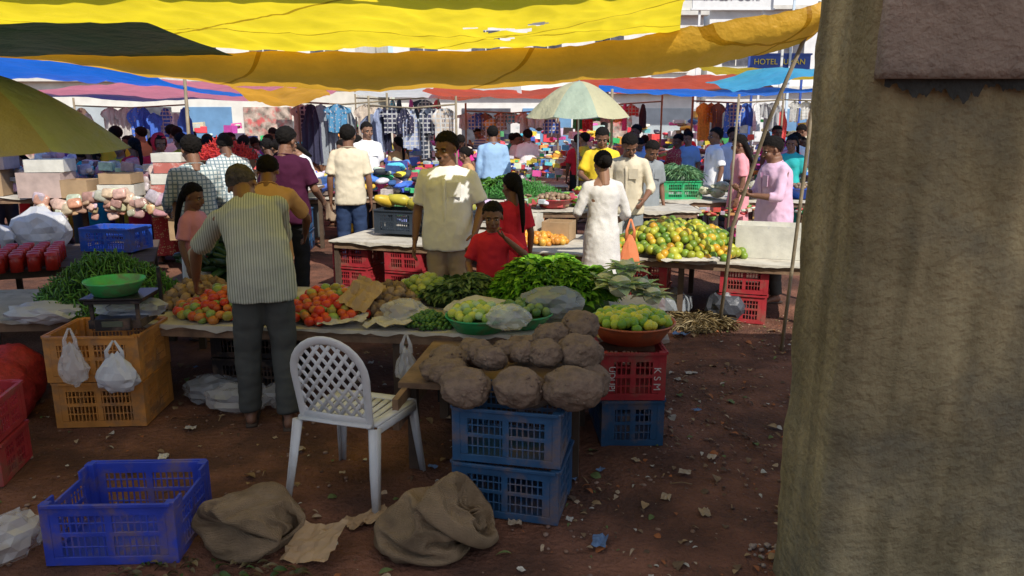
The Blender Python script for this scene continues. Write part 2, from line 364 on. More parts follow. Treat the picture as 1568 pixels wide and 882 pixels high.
greyc=cloth('grey',(.25,.27,.28)); kurtaW=cloth('kurtaw',(.66,.64,.62),pattern=('dots',(.56,.52,.52),90)); green=cloth('green',(.05,.24,.09)); magenta=cloth('magenta',(.6,.04,.25)); violet=cloth('violet',(.22,.08,.36))
brownc=cloth('brown',(.2,.1,.06)); purp=cloth('purple',(.34,.12,.42)); printR=cloth('printred',(.55,.08,.08),pattern=('dots',(.75,.62,.3),40)); printB=cloth('printblue',(.08,.14,.45),pattern=('dots',(.6,.6,.7),35)); hst=cloth('hstripe',(.6,.55,.5),pattern=('hstripe',(.1,.15,.35),18))

person('man',(-1.45,4.26,0),16,1.68,lean=40,side=-12,head=(-5,-14),top=stripeS,bot=dgrey,grey=True,skin=0,vs=.012,
  arms={'R':((.12,.56,1.03),(.08,.70,.80)),'L':((-.40,.44,1.02),(-.44,.64,.80))},hands={'L':'grip','R':'grip'},
  knees={'R':(.10,.03,.49),'L':(-.11,.05,.49)},ankles={'R':(.10,-.07,.08),'L':(-.12,.06,.08)},bulk=1.05)
person('man',(-.5,5.9,0),172,1.73,head=(-22,-8),top=white,bot=khaki,mous=True,skin=0,vs=.012,bulk=1.12,
  arms={'R':((.25,-.03,1.1),(.26,.05,.86)),'L':((-.26,-.02,1.12),(-.23,.16,.93))})
person('boy',(-.14,5.45,0),176,1.2,hs=1.22,head=(4,-8),top=red,bot=navy,skin=0,vs=.012,
  arms={'L':((-.35,.08,1.20),(-.135,.17,1.40)),'R':((.26,.02,1.1),(.2,.2,.98))},hands={'L':'grip'})
person('girl',(-.0,6.35,0),20,1.36,hs=1.12,head=(20,-5),top=red,bot=red,style='kurta',female=True,hair='braid',skin=0)
person('woman',(.79,6.55,0),8,1.56,head=(8,-14),top=kurtaW,bot=black,style='kurta',sleeve='34',female=True,hair='bun',skin=1,vs=.012,
  arms={'L':((-.24,.0,1.12),(-.2,.22,1.06)),'R':((.24,-.0,1.1),(.2,.2,1.0))})
person('man',(-2.17,7.3,0),-10,1.76,head=(-15,-15),top=maroon,bot=black,bulk=1.12,vs=.014,arms={'R':((.26,.02,1.12),(.24,.22,1.0)),'L':((-.26,.02,1.12),(-.2,.22,1.0))})
person('man',(-1.93,9,0),6,1.77,top=cream,bot=navy,head=(-10,-4),skin=0)
person('man',(-2.85,6.8,0),35,1.69,top=checkS,bot=dgrey,head=(10,-15),sleeve='long',arms={'R':((.24,.05,1.1),(.2,.25,1.0)),'L':((-.24,.05,1.1),(-.2,.25,1.0))})
person('girl',(-2.62,6.15,0),-100,1.29,hs=1.15,top=pinkc,bot=white,style='saree',female=True,hair='braid',vs=.013,head=(0,-12))
person('man',(-1.84,5.62,0),10,1.60,lean=26,head=(0,-10),top=orange,bot=navy,arms={'R':((.28,.3,1.12),(.24,.5,.95))})
person('man',(1.28,8.3,0),160,1.70,lean=8,head=(25,-25),top=cream,bot=greyc,sleeve='34',mous=True,arms={'R':((.25,.08,1.1),(.12,.3,1.05)),'L':((-.26,.05,1.1),(-.22,.28,.98))})
person('man',(2.62,7.5,0),100,1.67,head=(-5,-15),lean=5,top=pinkL,bot=dgrey,bulk=1.22,sleeve='34',mous=True,arms={'R':((.25,.1,1.1),(.1,.33,1.15)),'L':((-.26,.1,1.1),(-.12,.33,1.12))},hands={'R':'grip','L':'grip'})
person('man',(1.13,9.6,0),175,1.74,top=yel,bot=navy,head=(0,-20),vs=.018,arms={'R':((.26,.08,1.12),(.14,.32,1.05)),'L':((-.26,.08,1.12),(-.14,.32,1.05))})
person('man',(1.65,9.3,0),200,1.6,top=greyc,bot=navy,head=(0,-20),lean=10,vs=.018)
person('man',(-.3,12,0),10,1.74,top=blueS,bot=navy,sleeve='long',vs=.018,bulk=1.12,head=(0,-15))
person('woman',(3.0,10,0),80,1.64,top=pinkc,bot=magenta,style='kurta',female=True,hair='long',vs=.018,head=(0,-15))
person('man',(3.05,11.5,0),100,1.72,top=white,bot=white,style='shirt',vs=.018)
person('woman',(4.1,11.2,0),150,1.6,top=teal,bot=teal,style='saree',female=True,hair='bun',vs=.018)
person('woman',(-4.5,9.75,0),200,1.66,top=red,bot=printR,style='saree',female=True,scarf=1,vs=.018,head=(20,-10))
cm=[(checkS,navy),(yel,khaki),(teal,teal),(white,dgrey),(magenta,violet),(red,black),(blueS,dgrey),(green,green),(orange,maroon),(pinkc,magenta),(violet,yel),(cream,khaki),(printR,red),(printB,navy),(hst,dgrey),(purp,purp),(brownc,khaki),(greyc,black)]
P=[(-5.2,10.5,30,5,1),(-5.9,10.8,200,4,1),(-4.9,12,150,1,0),(-4.35,11.2,180,1,0),(-4.05,11.6,20,2,0),(-3.7,12.5,200,7,0),(-3.45,10.9,90,8,1),(-5.6,12.8,10,3,0),(-6.6,12.2,190,9,1),(-6.2,14,0,6,0),
   (-4.6,14,170,10,1),(-3.2,14.5,10,11,0),(-7.4,13.5,20,5,1),(-3.0,9.9,190,9,1),(-3.25,8.75,20,0,0),(-6.3,9.9,160,12,1),(-1.0,13.5,190,4,1),(.3,14.8,10,3,0),(-.6,10.6,100,8,1),(2.2,13.4,170,6,0),(3.8,13.2,190,3,0),(4.6,12.6,20,9,1),
   (2.6,15,10,1,0),(1.2,13.8,0,5,1),(5.4,14.2,170,7,1),(.0,17,0,2,0),(-2,17,180,6,0),(3.9,17,180,5,1),(-5,17,10,3,0),(-8,16,0,8,1),(6.2,16,100,11,0),(-2.6,11.9,160,10,1),(-6.9,10.2,60,6,0)]
for i in range(84):
    x=random.uniform(-9,-1.8) if i<60 else random.uniform(-1,6.5); P.append((x,random.uniform(10.2,16) if i<60 else random.uniform(12.5,18),random.uniform(0,360),random.randrange(len(cm)),random.random()<.5))
bm_=[]
for j in range(6):
    fem=j%2==1
    o=person('woman' if fem else 'man',(0,0,0),0,1.70 if not fem else 1.57,lean=[0,6,14,0,4,24][j],head=([10,-20,0,30,-35,0][j],[-5,-10,-20,0,5,-20][j]),top=white,bot=navy,style=['shirt','saree','shirt','kurta','shirt','saree'][j],
      sleeve=['short','short','long','34','short','short'][j],female=fem,hair=['m','bun','m','braid','m','long'][j],vs=.022,arms=[{},{},{'R':((.26,.06,1.1),(.16,.3,1.05)),'L':((-.26,.06,1.1),(-.16,.3,1.0))},{'R':((.26,.06,1.1),(.16,.3,1.05))},{'L':((-.3,.1,1.2),(-.18,.2,1.42))},{'R':((.26,.25,1.1),(.2,.45,.95)),'L':((-.26,.25,1.1),(-.2,.45,.95))}][j],
      bulk=[1,1,1.1,.95,1.2,1.1][j])
    bm_.append(o)
for i,(x,y,r,c,fem) in enumerate(P):
    src=bm_[random.choice([1,3,5]) if fem else random.choice([0,2,4])]
    if i>32: c=random.randrange(len(cm))
    o=bpy.data.objects.new('woman' if fem else 'man',src.data); COL.objects.link(o); o.location=(x,y,0); o.rotation_euler=(0,0,R(r+random.uniform(-20,20))); s=random.uniform(.9,1.06)*src.scale[0]; o.scale=(s*random.uniform(.95,1.1),s,s)
    for si,m in ((5,cm[c][0]),(6,cm[c][1]),(0,SKIN[random.randint(0,2)])):
        o.material_slots[si].link='OBJECT'; o.material_slots[si].material=m
for o in bm_: bpy.data.objects.remove(o)

# ------------------------------------------------------------------ ground
def axis(segs):
    a=[]
    for s,e,st in segs: a+=list(np.arange(s,e,st))
    a.append(segs[-1][1]); return np.array(a)
xs=axis([(-400,-40,60),(-40,-8,4),(-8,-4,.5),(-4,4,.05),(4,8,.5),(8,40,4),(40,400,60)]); ys=axis([(-60,0,10),(0,2,.5),(2,6,.04),(6,10,.2),(10,30,2),(30,600,60)])
b=B(); V=[]
for y in ys:
    for x in xs:
        z=0
        if -8<x<8 and 1<y<12: z=.020*noise.noise(Vector((x*1.1,y*1.1,0)))+.014*noise.noise(Vector((x*4,y*4,2)))+.009*noise.noise(Vector((x*12,y*12,5)))
        V.append((x,y,z))
nx=len(xs); F=[[j*nx+i,j*nx+i+1,(j+1)*nx+i+1,(j+1)*nx+i] for j in range(len(ys)-1) for i in range(nx-1)]
b.add(V,F)
gm=mat('laterite_soil',(.215,.098,.062),.92,.6,2.0,1.0,34,dirt=((.075,.040,.030),1.7,.46,.8),bdist=.035,spec=.2)
b.make('ground',gm)
def leafT(L=1,W=.35,bend=.3,n=4):
    V=[];F=[]
    for i in range(n+1):
        t=i/n; w=W*math.sin(math.pi*min(.98,t*.9+.08))*.5; z=bend*t*(1-t)*2-bend*t*t
        V+=[(t*L,-w,z+.12*W),(t*L,0,z),(t*L,w,z+.12*W)]
    for i in range(n): F+=[[i*3,i*3+1,i*3+4,i*3+3],[i*3+1,i*3+2,i*3+5,i*3+4]]
    return np.array(V),F
LEAF=leafT()
attrM=mat('assorted',(1,1,1),.6,.15,20,.2,60,attr=True); attrR=mat('assorted_rough',(1,1,1),.85,.3,25,.4,60,attr=True); attrL=mat('leaf',(1,1,1),.5,.3,15,.2,60,attr=True,transl=.25)
attrG=mat('assorted_gloss',(1,1,1),.38,.18,12,.08,60,attr=True,spec=.4)
b=B()
for i in range(6500):
    if i%3==0: x=random.uniform(.2,2.6); y=random.uniform(2.3,6.8)
    else: x=random.uniform(-3.6,2.6); y=random.uniform(2.3,7.5)
    if noise.noise(Vector((x*1.3,y*1.3,8)))<-.12 and random.random()<.7: continue
    s=random.choice([.003,.004,.006,.008,.012])*random.uniform(.7,1.5)
    k=random.random()
    if k<.55: c=random.choice([(.25,.15,.1),(.30,.2,.15),(.12,.07,.05),(.2,.12,.09)]); b.ball((x,y,s*.3),(s,s*.8,s*.5),0,1,col=c,rot=(0,0,x*9))
    else:
        c=random.choice([(.3,.2,.1),(.4,.3,.2),(.14,.09,.05),(.12,.16,.05),(.45,.42,.36),(.35,.12,.04),(.2,.13,.07),(.10,.06,.035)]); v,f=LEAF; s*=3.6; b.add(xf(v,MX((x,y,.010),(random.uniform(-.4,.4),random.uniform(-.3,.1),random.uniform(0,6.3)),(s,s*random.uniform(.7,2.8),s))),f,0,True,c)
scr=[(.38,2.95,.07),(1.45,6.2,.1),(.9,3.2,.05),(-1.2,3.9,.06),(-1.9,3.8,.05),(.75,3.35,.045),(1.3,5.2,.06),(-2.2,3.6,.06),(.3,3.55,.05),(-.15,2.6,.08)]+[(random.uniform(-2.4,1.2),random.uniform(2.6,6),random.uniform(.015,.045)) for _ in range(45)]
for (x,y,s) in scr:
    n=5; V=[((i/n-.5)*s*1.4*(1+.3*noise.noise(Vector((j,x*9,1)))),(j/n-.5)*s*(1+.3*noise.noise(Vector((i,y*9,1)))),.014+.5*s*abs(noise.noise(Vector((i*.5+x*7,j*.5,y*3))))) for j in range(n+1) for i in range(n+1)]
    F=[[j*(n+1)+i,j*(n+1)+i+1,(j+1)*(n+1)+i+1,(j+1)*(n+1)+i] for j in range(n) for i in range(n)]
    b.add(xf(np.array(V),MX((x,y,0),(0,0,x*5+y*3))),F,0,False,random.choice([(.55,.52,.46),(.42,.34,.25),(.36,.27,.17),(.42,.38,.34),(.12,.2,.35)]))
for i in range(36):
    x=random.uniform(-2,2); y=random.uniform(2.8,6); a=random.uniform(0,3.1); l=random.uniform(.03,.13); b.tube([(x,y,.014),(x+l*math.cos(a)*.5,y+l*math.sin(a)*.5,.022),(x+l*math.cos(a),y+l*math.sin(a),.012)],.003,0,5,col=(.3,.2,.11))
b.make('litter',attrR)

# ------------------------------------------------------------------ pillar
conc=mat('weathered_plaster',(.40,.335,.19),.9,.4,2.2,.8,30,dirt=((.16,.155,.12),1.6,.48,.7),bdist=.03,spec=.15,streak=.42)
conc2=mat('concrete_block',(.34,.27,.225),.9,.3,5,.8,40,dirt=((.13,.11,.10),3,.5,.6),bdist=.025,spec=.15)
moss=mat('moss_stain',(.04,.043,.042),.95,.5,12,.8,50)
def rough_slab(x0,x1,y0,y1,z0,z1,rad,amp,mi,b,nz_=70,seed=0):
    pts=[]
    def arc(cx,cy,a0,a1):
        for i in range(5):
            a=R(a0+(a1-a0)*i/4); pts.append((cx+rad*math.cos(a),cy+rad*math.sin(a)))
    arc(x1-rad,y0+rad,-90,0); arc(x1-rad,y1-rad,0,90); arc(x0+rad,y1-rad,90,180)
    k=10
    for i in range(1,k): pts.append((x0,y1-rad+(y0-y1+2*rad)*i/k))
    arc(x0+rad,y0+rad,180,270)
    k=40
    for i in range(1,k): pts.append((x0+rad+(x1-x0-2*rad)*i/k,y0))
    n=len(pts);V=[];F=[]
    for j in range(nz_+1):
        z=z0+(z1-z0)*j/nz_
        for (x,y) in pts:
            d=amp*noise.noise(Vector((x*4+seed,y*4,z*4)))+amp*.4*noise.noise(Vector((x*15,y*15,z*15))); e=amp*noise.noise(Vector((x*4+7,y*4+seed,z*4)))+amp*.3*noise.noise(Vector((x*17,y*15,z*13)))
            V.append((x+d,y+e,z))
    for j in range(nz_):
        for i in range(n): F.append([j*n+i,j*n+(i+1)%n,(j+1)*n+(i+1)%n,(j+1)*n+i])
    F.append(list(range(n))[::-1]); F.append([nz_*n+i for i in range(n)])
    b.add(V,F,mi,True)
b=B()
rough_slab(1.08,2.6,2.36,2.80,-.1,3.5,.035,.014,0,b,110)
rough_slab(1.10,2.62,2.31,2.6,1.925,3.5,.02,.010,1,b,60,5)
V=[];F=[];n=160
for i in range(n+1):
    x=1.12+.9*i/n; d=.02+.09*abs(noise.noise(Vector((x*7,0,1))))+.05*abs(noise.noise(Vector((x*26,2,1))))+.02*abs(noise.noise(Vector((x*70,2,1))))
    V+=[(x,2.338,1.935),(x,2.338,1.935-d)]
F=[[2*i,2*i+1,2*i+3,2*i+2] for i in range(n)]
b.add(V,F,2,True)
for i in range(40):
    x=random.uniform(1.0,1.25); y=random.uniform(2.7,2.95); s=random.uniform(.006,.022); b.ball((x,y,s*.3),(s,s*.8,s*.6),1,1,rot=(0,0,x*50))
b.make('concrete_pillar',[conc,conc2,moss])

# ------------------------------------------------------------------ tarps
def tarp(name,grid,m,nx=60,ny=20,amp=.03,freq=2,holes=[],seed=0,sag=0):
    G=np.array(grid,float); r,c,_=G.shape; V=[];F=[]
    def samp(A,t):
        n=len(A)-1; i=min(int(t*n),n-1); f=t*n-i; p0=A[max(i-1,0)];p1=A[i];p2=A[i+1];p3=A[min(i+2,n)]
        return .5*((2*p1)+(-p0+p2)*f+(2*p0-5*p1+4*p2-p3)*f*f+(-p0+3*p1-3*p2+p3)*f**3)
    for j in range(ny+1):
        row=np.array([samp(G[:,k],j/ny) for k in range(c)])
        for i in range(nx+1):
            p=samp(row,i/nx).copy()
            q=Vector((p[0]*freq+seed,p[1]*freq*.5,seed*2)); p[2]+=amp*noise.noise(q)+amp*.5*(1-2*abs(noise.noise(q*2.3)))+amp*.22*(1-2*abs(noise.noise(q*5.1)))
            V.append(p)
    for j in range(ny):
        for i in range(nx):
            f=[j*(nx+1)+i,j*(nx+1)+i+1,(j+1)*(nx+1)+i+1,(j+1)*(nx+1)+i]; c_=sum(V[k] for k in f)/4
            if any((c_[0]-h[0])**2/h[2]**2+(c_[1]-h[1])**2/h[3]**2<1 for h in holes): continue
            F.append(f)
    b=B(); b.add(V,F); return b.make(name,m)
def tm(name,col,tr=.5,**k): return mat('tarp_'+name,col,.42,.15,2.5,.6,7,transl=tr,bdist=.06,spec=.35,**k)
Ty=tm('yellow',(.95,.74,.03),.72,pattern=('seam',(.5,.32,.01),.75)); To=tm('orange',(.95,.52,.05),.6,pattern=('seam',(.6,.28,.01),.9)); Tn=tm('navy',(.015,.07,.18),.25); Tb=tm('blue',(.02,.20,.85),.5); Tp=tm('pink',(.80,.25,.34),.45); Tr=tm('red',(.8,.13,.05),.55); Tc=tm('cyan',(.1,.55,.78),.45); Tw=tm('white',(.8,.8,.78),.4); To2=tm('orange2',(.9,.45,.05),.55); Tfill=mat('fill_awning_white',(.80,.80,.78),.5,.06,2,.3,7,transl=.46,bdist=.05)
tarp('yellow_tarpaulin',[[(-4.5,3.45,2.57),(-2,3.4,2.46),(0,3.4,2.45),(.85,3.5,2.56)],[(-4.3,4.2,2.48),(-2,4.1,2.42),(0,4.1,2.41),(.95,4.2,2.52)],[(-4.2,4.8,2.42),(-2,4.7,2.37),(0,4.7,2.37),(1.05,4.9,2.48)],[(-3.95,5.86,2.34),(-2,5.86,2.31),(0,5.86,2.33),(1.25,5.86,2.46)]],Ty,170,80,.035,1.6,
   holes=[(-.02,5.05,.15,.10),(.16,4.84,.06,.08),(-.27,4.95,.05,.04),(-.05,5.42,.08,.05)],seed=2)  # holes added so sun patches land on the man in white
tarp('added_fill_awning',[[(-5,-1.3,3.15),(-1.5,-1.3,3.0),(2,-1.3,3.0),(5.2,-1.3,3.15)],[(-5,1.2,3.2),(-1.5,1.2,3.1),(2,1.2,3.1),(5.2,1.2,3.2)],[(-5,3.7,3.1),(-1.5,3.75,3.05),(2,3.75,3.05),(5.2,3.7,3.1)]],Tfill,80,60,.03,1.2,holes=[(1.38,3.12,.40,.30),(1.9,3.5,.2,.12),(-.5,3.55,.1,.12)],seed=21)  # added out-of-view sheet: shades and softly fills the foreground, holes shape sun patches
top=[(-4.3,5.78,2.31),(-3.92,5.8,2.31),(-2.67,5.8,2.30),(-1.42,5.8,2.29),(.08,5.8,2.31),(.6,5.8,2.35),(1.33,5.8,2.47),(2.05,5.8,2.58),(2.33,5.82,2.65)]
bot=[(-4.3,6.0,2.29),(-3.92,6.05,2.28),(-2.67,6.1,2.12),(-1.42,6.15,2.03),(.08,6.15,2.06),(1.1,6.1,2.14),(1.6,6.05,2.22),(2.22,6.0,2.37),(2.36,5.9,2.55)]
mid=[tuple((np.array(a)*.5+np.array(c)*.5)+np.array([0,-.08,-.03])) for a,c in zip(top,bot)]
tarp('orange_tarpaulin',[top,mid,bot],To,150,20,.024,2.5,seed=5)
tarp('navy_tarpaulin',[[(-4.6,4.9,2.33),(-3.4,4.75,2.36),(-2.12,4.6,2.36)],[(-4.6,5.4,2.29),(-3.3,5.3,2.31),(-2.1,5.2,2.31)],[(-4.6,5.76,2.25),(-3.2,5.76,2.27),(-2.05,5.76,2.265)]],Tn,40,16,.015,2,seed=1)
tarp('blue_tarpaulin',[[(-8,7.5,2.85),(-5.4,7.6,2.5),(-3.9,7.8,2.32)],[(-8,9,2.75),(-5.6,9,2.45),(-3.6,9.3,2.12)],[(-8,11.5,2.4),(-5.5,11.5,2.3),(-3.3,11,2.1)]],Tb,40,24,.06,1.3,seed=3)
tarp('blue_tarpaulin',[[(1.4,11,2.22),(3,10.6,2.1),(5.2,10.2,2.28)],[(1.4,12.5,2.35),(3.1,12.4,2.2),(5.4,12.3,2.3)],[(1.6,14,2.3),(3.2,14,2.35),(5.6,14,2.35)]],Tb,40,20,.05,1.4,seed=8)
tarp('cyan_tarpaulin',[[(3.6,12.6,2.25),(5,12.2,2.5),(6.5,12,2.6)],[(3.6,14.5,2.5),(5,14.5,2.75),(6.5,14.5,2.7)]],Tc,30,16,.06,1.4,seed=9)
tarp('pink_tarpaulin',[[(-7.5,11,2.15),(-5,11.2,2.08),(-3.0,11.5,2.1)],[(-7.5,13.5,2.4),(-5,13.5,2.35),(-3.0,13.5,2.3)]],Tp,30,16,.05,1.4,seed=4)
tarp('red_tarpaulin',[[(1.2,14.2,2.35),(3,14.0,2.25),(4.8,14.2,2.4)],[(1.2,17,2.75),(3,17,2.7),(4.8,17,2.8)]],Tr,30,16,.06,1.4,seed=6)
tarp('red_tarpaulin',[[(-1.6,13.8,2.3),(-.2,13.6,2.15),(1.1,13.8,2.3)],[(-1.6,16.5,2.5),(-.2,16.5,2.4),(1.1,16.5,2.5)]],Tr,30,16,.06,1.4,seed=16)
tarp('white_tarpaulin',[[(-3.2,15.5,2.3),(-1.4,15.4,2.2),(.2,15.6,2.3)],[(-3.2,18,2.7),(-1.4,18,2.6),(.2,18,2.7)]],Tw,30,16,.06,1.4,seed=26)
tarp('pink_tarpaulin',[[(-8.2,14.5,2.3),(-6.0,14.4,2.2),(-3.9,14.6,2.3)],[(-8.2,17,2.7),(-6,17,2.6),(-4,17,2.7)]],Tp,30,16,.06,1.4,seed=36)
tarp('yellow_tarpaulin',[[(-3.1,8.3,2.2),(-2.6,8.2,2.1),(-2.1,8.4,2.2)],[(-3.2,9.4,2.05),(-2.7,9.4,2.0),(-2.2,9.4,2.1)]],To2,24,12,.05,2.4,seed=11)
tarp('yellow_tarpaulin',[[(4.6,17.5,2.8),(6.5,17.5,2.7),(8.5,17.5,2.8)],[(4.6,20,3.2),(6.5,20,3.1),(8.5,20,3.1)]],Ty,24,12,.05,2.4,seed=12)
def umbrella(name,x,y,zt,r,drop,m1,m2,pole=True,tilt=(0,0)):
    b=B(); n=8; V=[];F=[];Mi=[]
    rings=10; sub=4
    for j in range(rings+1):
        t=j/rings
        for k in range(n*sub):
            a=2*math.pi*k/(n*sub); f=(k%sub)/sub; rr=r*t*(1-.10*math.sin(math.pi*f)*t); V.append((rr*math.cos(a),rr*math.sin(a),-drop*t**1.7-.03*t*math.sin(math.pi*f)))
    for j in range(rings):
        for k in range(n*sub):
            F.append([j*n*sub+k,(j+1)*n*sub+k,(j+1)*n*sub+(k+1)%(n*sub),j*n*sub+(k+1)%(n*sub)]); Mi.append((k//sub)%2)
    b.add(V,F); b.M=Mi
    if pole: b.tube([(0,0,-zt),(0,0,.06)],.014,2,8)
    for k in range(n):
        a=2*math.pi*k/n; b.tube([(0,0,-.02),(r*.5*math.cos(a),r*.5*math.sin(a),-.02-drop*.5**1.7),(r*math.cos(a),r*math.sin(a),-drop)],.004,2,5)
        b.tube([(0,0,-drop*.95),(r*.55*math.cos(a),r*.55*math.sin(a),-.02-drop*.55**1.7)],.004,2,5)
    return b.make(name,[m1,m2,mat('steel',(.4,.4,.4),.35,.1,metal=.8)],(x,y,zt),(R(tilt[0]),R(tilt[1]),.25))
umbrella('market_umbrella',-3.66,5.15,2.15,1.0,.53,tm('olive',(.38,.33,.20),.12),tm('greenish',(.36,.42,.28),.12))
umbrella('market_umbrella',.95,11,2.36,.78,.5,tm('paleyellow',(.7,.66,.42),.4),tm('palegreen',(.52,.62,.48),.4))
bam=mat('bamboo',(.25,.2,.13),.6,.4,8,.3,40)
for pts,r in (([(1.86,6.5,0),(1.92,6.5,.9),(2.1,6.3,1.8),(2.27,5.85,2.66)],.017),([(2.17,5.8,0),(2.19,5.8,.4),(2.24,5.8,1.5),(2.28,5.8,2.6)],.015),([(-4.2,5.9,0),(-4.2,5.9,2.4)],.02),([(-3.75,8.8,0),(-3.7,8.8,2.3)],.02),([(1.45,11,0),(1.42,11,2.25)],.02),([(5.1,10.3,0),(5.15,10.3,2.4)],.02),([(2.5,8.7,0),(2.55,8.7,2.1)],.015),
    ([(-4.95,3.7,0),(-4.95,3.7,3.2)],.03),([(5.15,3.7,0),(5.15,3.7,3.2)],.03),([(-4.95,-1.3,0),(-4.95,-1.3,3.2)],.03),([(5.15,-1.3,0),(5.15,-1.3,3.2)],.03)):  # corner poles of the added out-of-view awning
    b=B(); b.tube(pts,r,0,8); b.make('bamboo_pole',bam)

# ------------------------------------------------------------------ crates
def crate(b,w=.54,d=.36,h=.27,mi=0,M=None,step=.026,dip=False,col=(1,1,1)):
    t=.012
    def bx(c,s): b.box(c,s,mi,M,col)
    bx((0,0,.012),(w-.02,d-.02,.016))
    for ax in (0,1):
        L=w if ax==0 else d; D=(d if ax==0 else w)/2-t/2
        for s in (1,-1):
            def side(u,z,lu,lz,th=t,off=0):
                if ax==0: bx((u,s*(D+off),z),(lu,th,lz))
                else: bx((s*(D+off),u,z),(th,lu,lz))
            side(0,h*.075,L-.07,h*.15-.004); 
            if dip and ax==1:
                side(0,h*.80,L-.07,h*.10); 
                for q in (-1,1): side(q*(L/2-.065),h*.915,.06,h*.13)
            else: side(0,h*.89,L-.07,h*.18)
            side(0,h*.5,L-.07,h*.07,t*.8)
            side(0,h*.30,L-.07,.006,t*.6); side(0,h*.68,L-.07,.006,t*.6)
            for q in (-1,1):
                side(q*(L/2-.055),h*.48,.036,h*.66,t*.9)
            side(0,h*.48,.03,h*.66,t*.9)
            k=int((L-.14)/step)
            for i in range(k): 
                u=-(k-1)/2*step+i*step
                if abs(u)>.02: side(u,h*.48,.007,h*.66,t*.5)
            if not(dip and ax==1): side(0,h-.008,L-.02,.015,.012,.012)
    for sx in (1,-1):
        for sy in (1,-1): bx((sx*(w/2-.018),sy*(d/2-.018),h*.5),(.038,.038,h-.004))
def plastic(n,c,**k): return mat('plastic_'+n,c,.45,.3,5,.1,80,dirt=((.20,.13,.09),6,.50,.7),**k)
Pb=plastic('royalblue',(.035,.065,.46)); Pt=plastic('steelblue',(.025,.09,.20)); Pr=plastic('red',(.42,.035,.045)); Po=plastic('orange',(.58,.25,.06)); Pg=plastic('green',(.03,.42,.16)); Pob=plastic('orangered',(.55,.14,.05)); Pk=plastic('black',(.02,.02,.022)); Pbb=plastic('brightblue',(.03,.12,.6))
def crates(name,loc,rot,specs,m,bevel=0,**k):
    b=B()
    for (dx,dy,z,r) in specs: crate(b,M=MX((dx,dy,z),(0,0,R(r))),**k)
    return b.make(name,m,loc,(0,0,R(rot)),bevel=bevel)
crates('blue_crate',(-1.66,2.99,.004),2,[(0,0,0,0)],Pb,.0015,w=.54,d=.40,h=.28,dip=True)
crates('blue_crate',(.01,3.34,.004),-14,[(0,0,0,0)],Pt,.0015,w=.50,d=.38,h=.265)
crates('blue_crate',(.01,3.35,.272),-12,[(0,0,0,0)],Pt,.0015,w=.50,d=.38,h=.265)
crates('blue_crate',(.67,4.22,.004),2,[(0,0,0,0)],Pt,w=.35,d=.52,h=.275)
o=crates('red_crate',(.67,4.21,.282),0,[(0,0,0,0)],Pr,w=.36,d=.52,h=.28)
def text(s,loc,rot,size,m,parent=None,ext=.001):
    c=bpy.data.curves.new('lettering','FONT'); c.body=s; c.size=size; c.align_x='CENTER'; c.align_y='CENTER'; c.extrude=ext; c.materials.append(m)
    t=bpy.data.objects.new('lettering',c); COL.objects.link(t); t.location=loc; t.rotation_euler=rot
    if parent: t.parent=parent
    return t
wp=mat('paint_white',(.7,.68,.65),.6,.2)
text('K S M',(.13,-.272,.13),(R(90),R(90),0),.055,wp,o); text('UDUPI',(-.12,-.272,.13),(R(90),R(90),0),.05,wp,o)
crates('orange_crate',(-2.48,4.45,.004),4,[(0,0,0,0)],Po,w=.52,d=.44,h=.285,step=.022)
crates('orange_crate',(-2.48,4.44,.292),3,[(0,0,0,0)],Po,w=.54,d=.44,h=.285,step=.022)
crates('red_crate',(-2.84,3.6,.004),12,[(0,0,0,0),(0,0,.225,0)],Pr,w=.5,d=.36,h=.22)
crates('blue_crate',(-3.8,7.15,.60),-8,[(0,0,0,0)],Pbb,w=.52,d=.34,h=.22)
for (x,y) in ((-1.68,8.1),(-1.08,7.85),(1.3,7.1),(2.15,6.8),(.2,7.5)):
    crates('red_crate',(x,y,.004),-20,[(0,0,0,0),(0,0,.272,2)],Pr,w=.42,d=.36,h=.265)
crates('black_crate',(-1.72,4.95,.004),-5,[(0,0,0,0),(0,0,.262,0)],Pk,h=.255)
crates('black_crate',(-.2,4.8,.004),-5,[(0,0,0,0),(0,0,.262,0)],Pk,h=.255)
crates('black_crate',(-1.22,8.3,.6),-19,[(0,0,0,0),(.56,.05,0,0)],mat('plastic_slate',(.03,.04,.055),.5),h=.26,w=.5)
crates('green_crate',(2.35,10.6,.74),5,[(0,0,0,0)],Pg,h=.26,w=.55)
crates('blue_crate',(-3.6,10.1,.1),5,[(0,0,0,0),(0,0,.28,0),(.6,0,0,0),(.6,0,.28,0)],Pt)

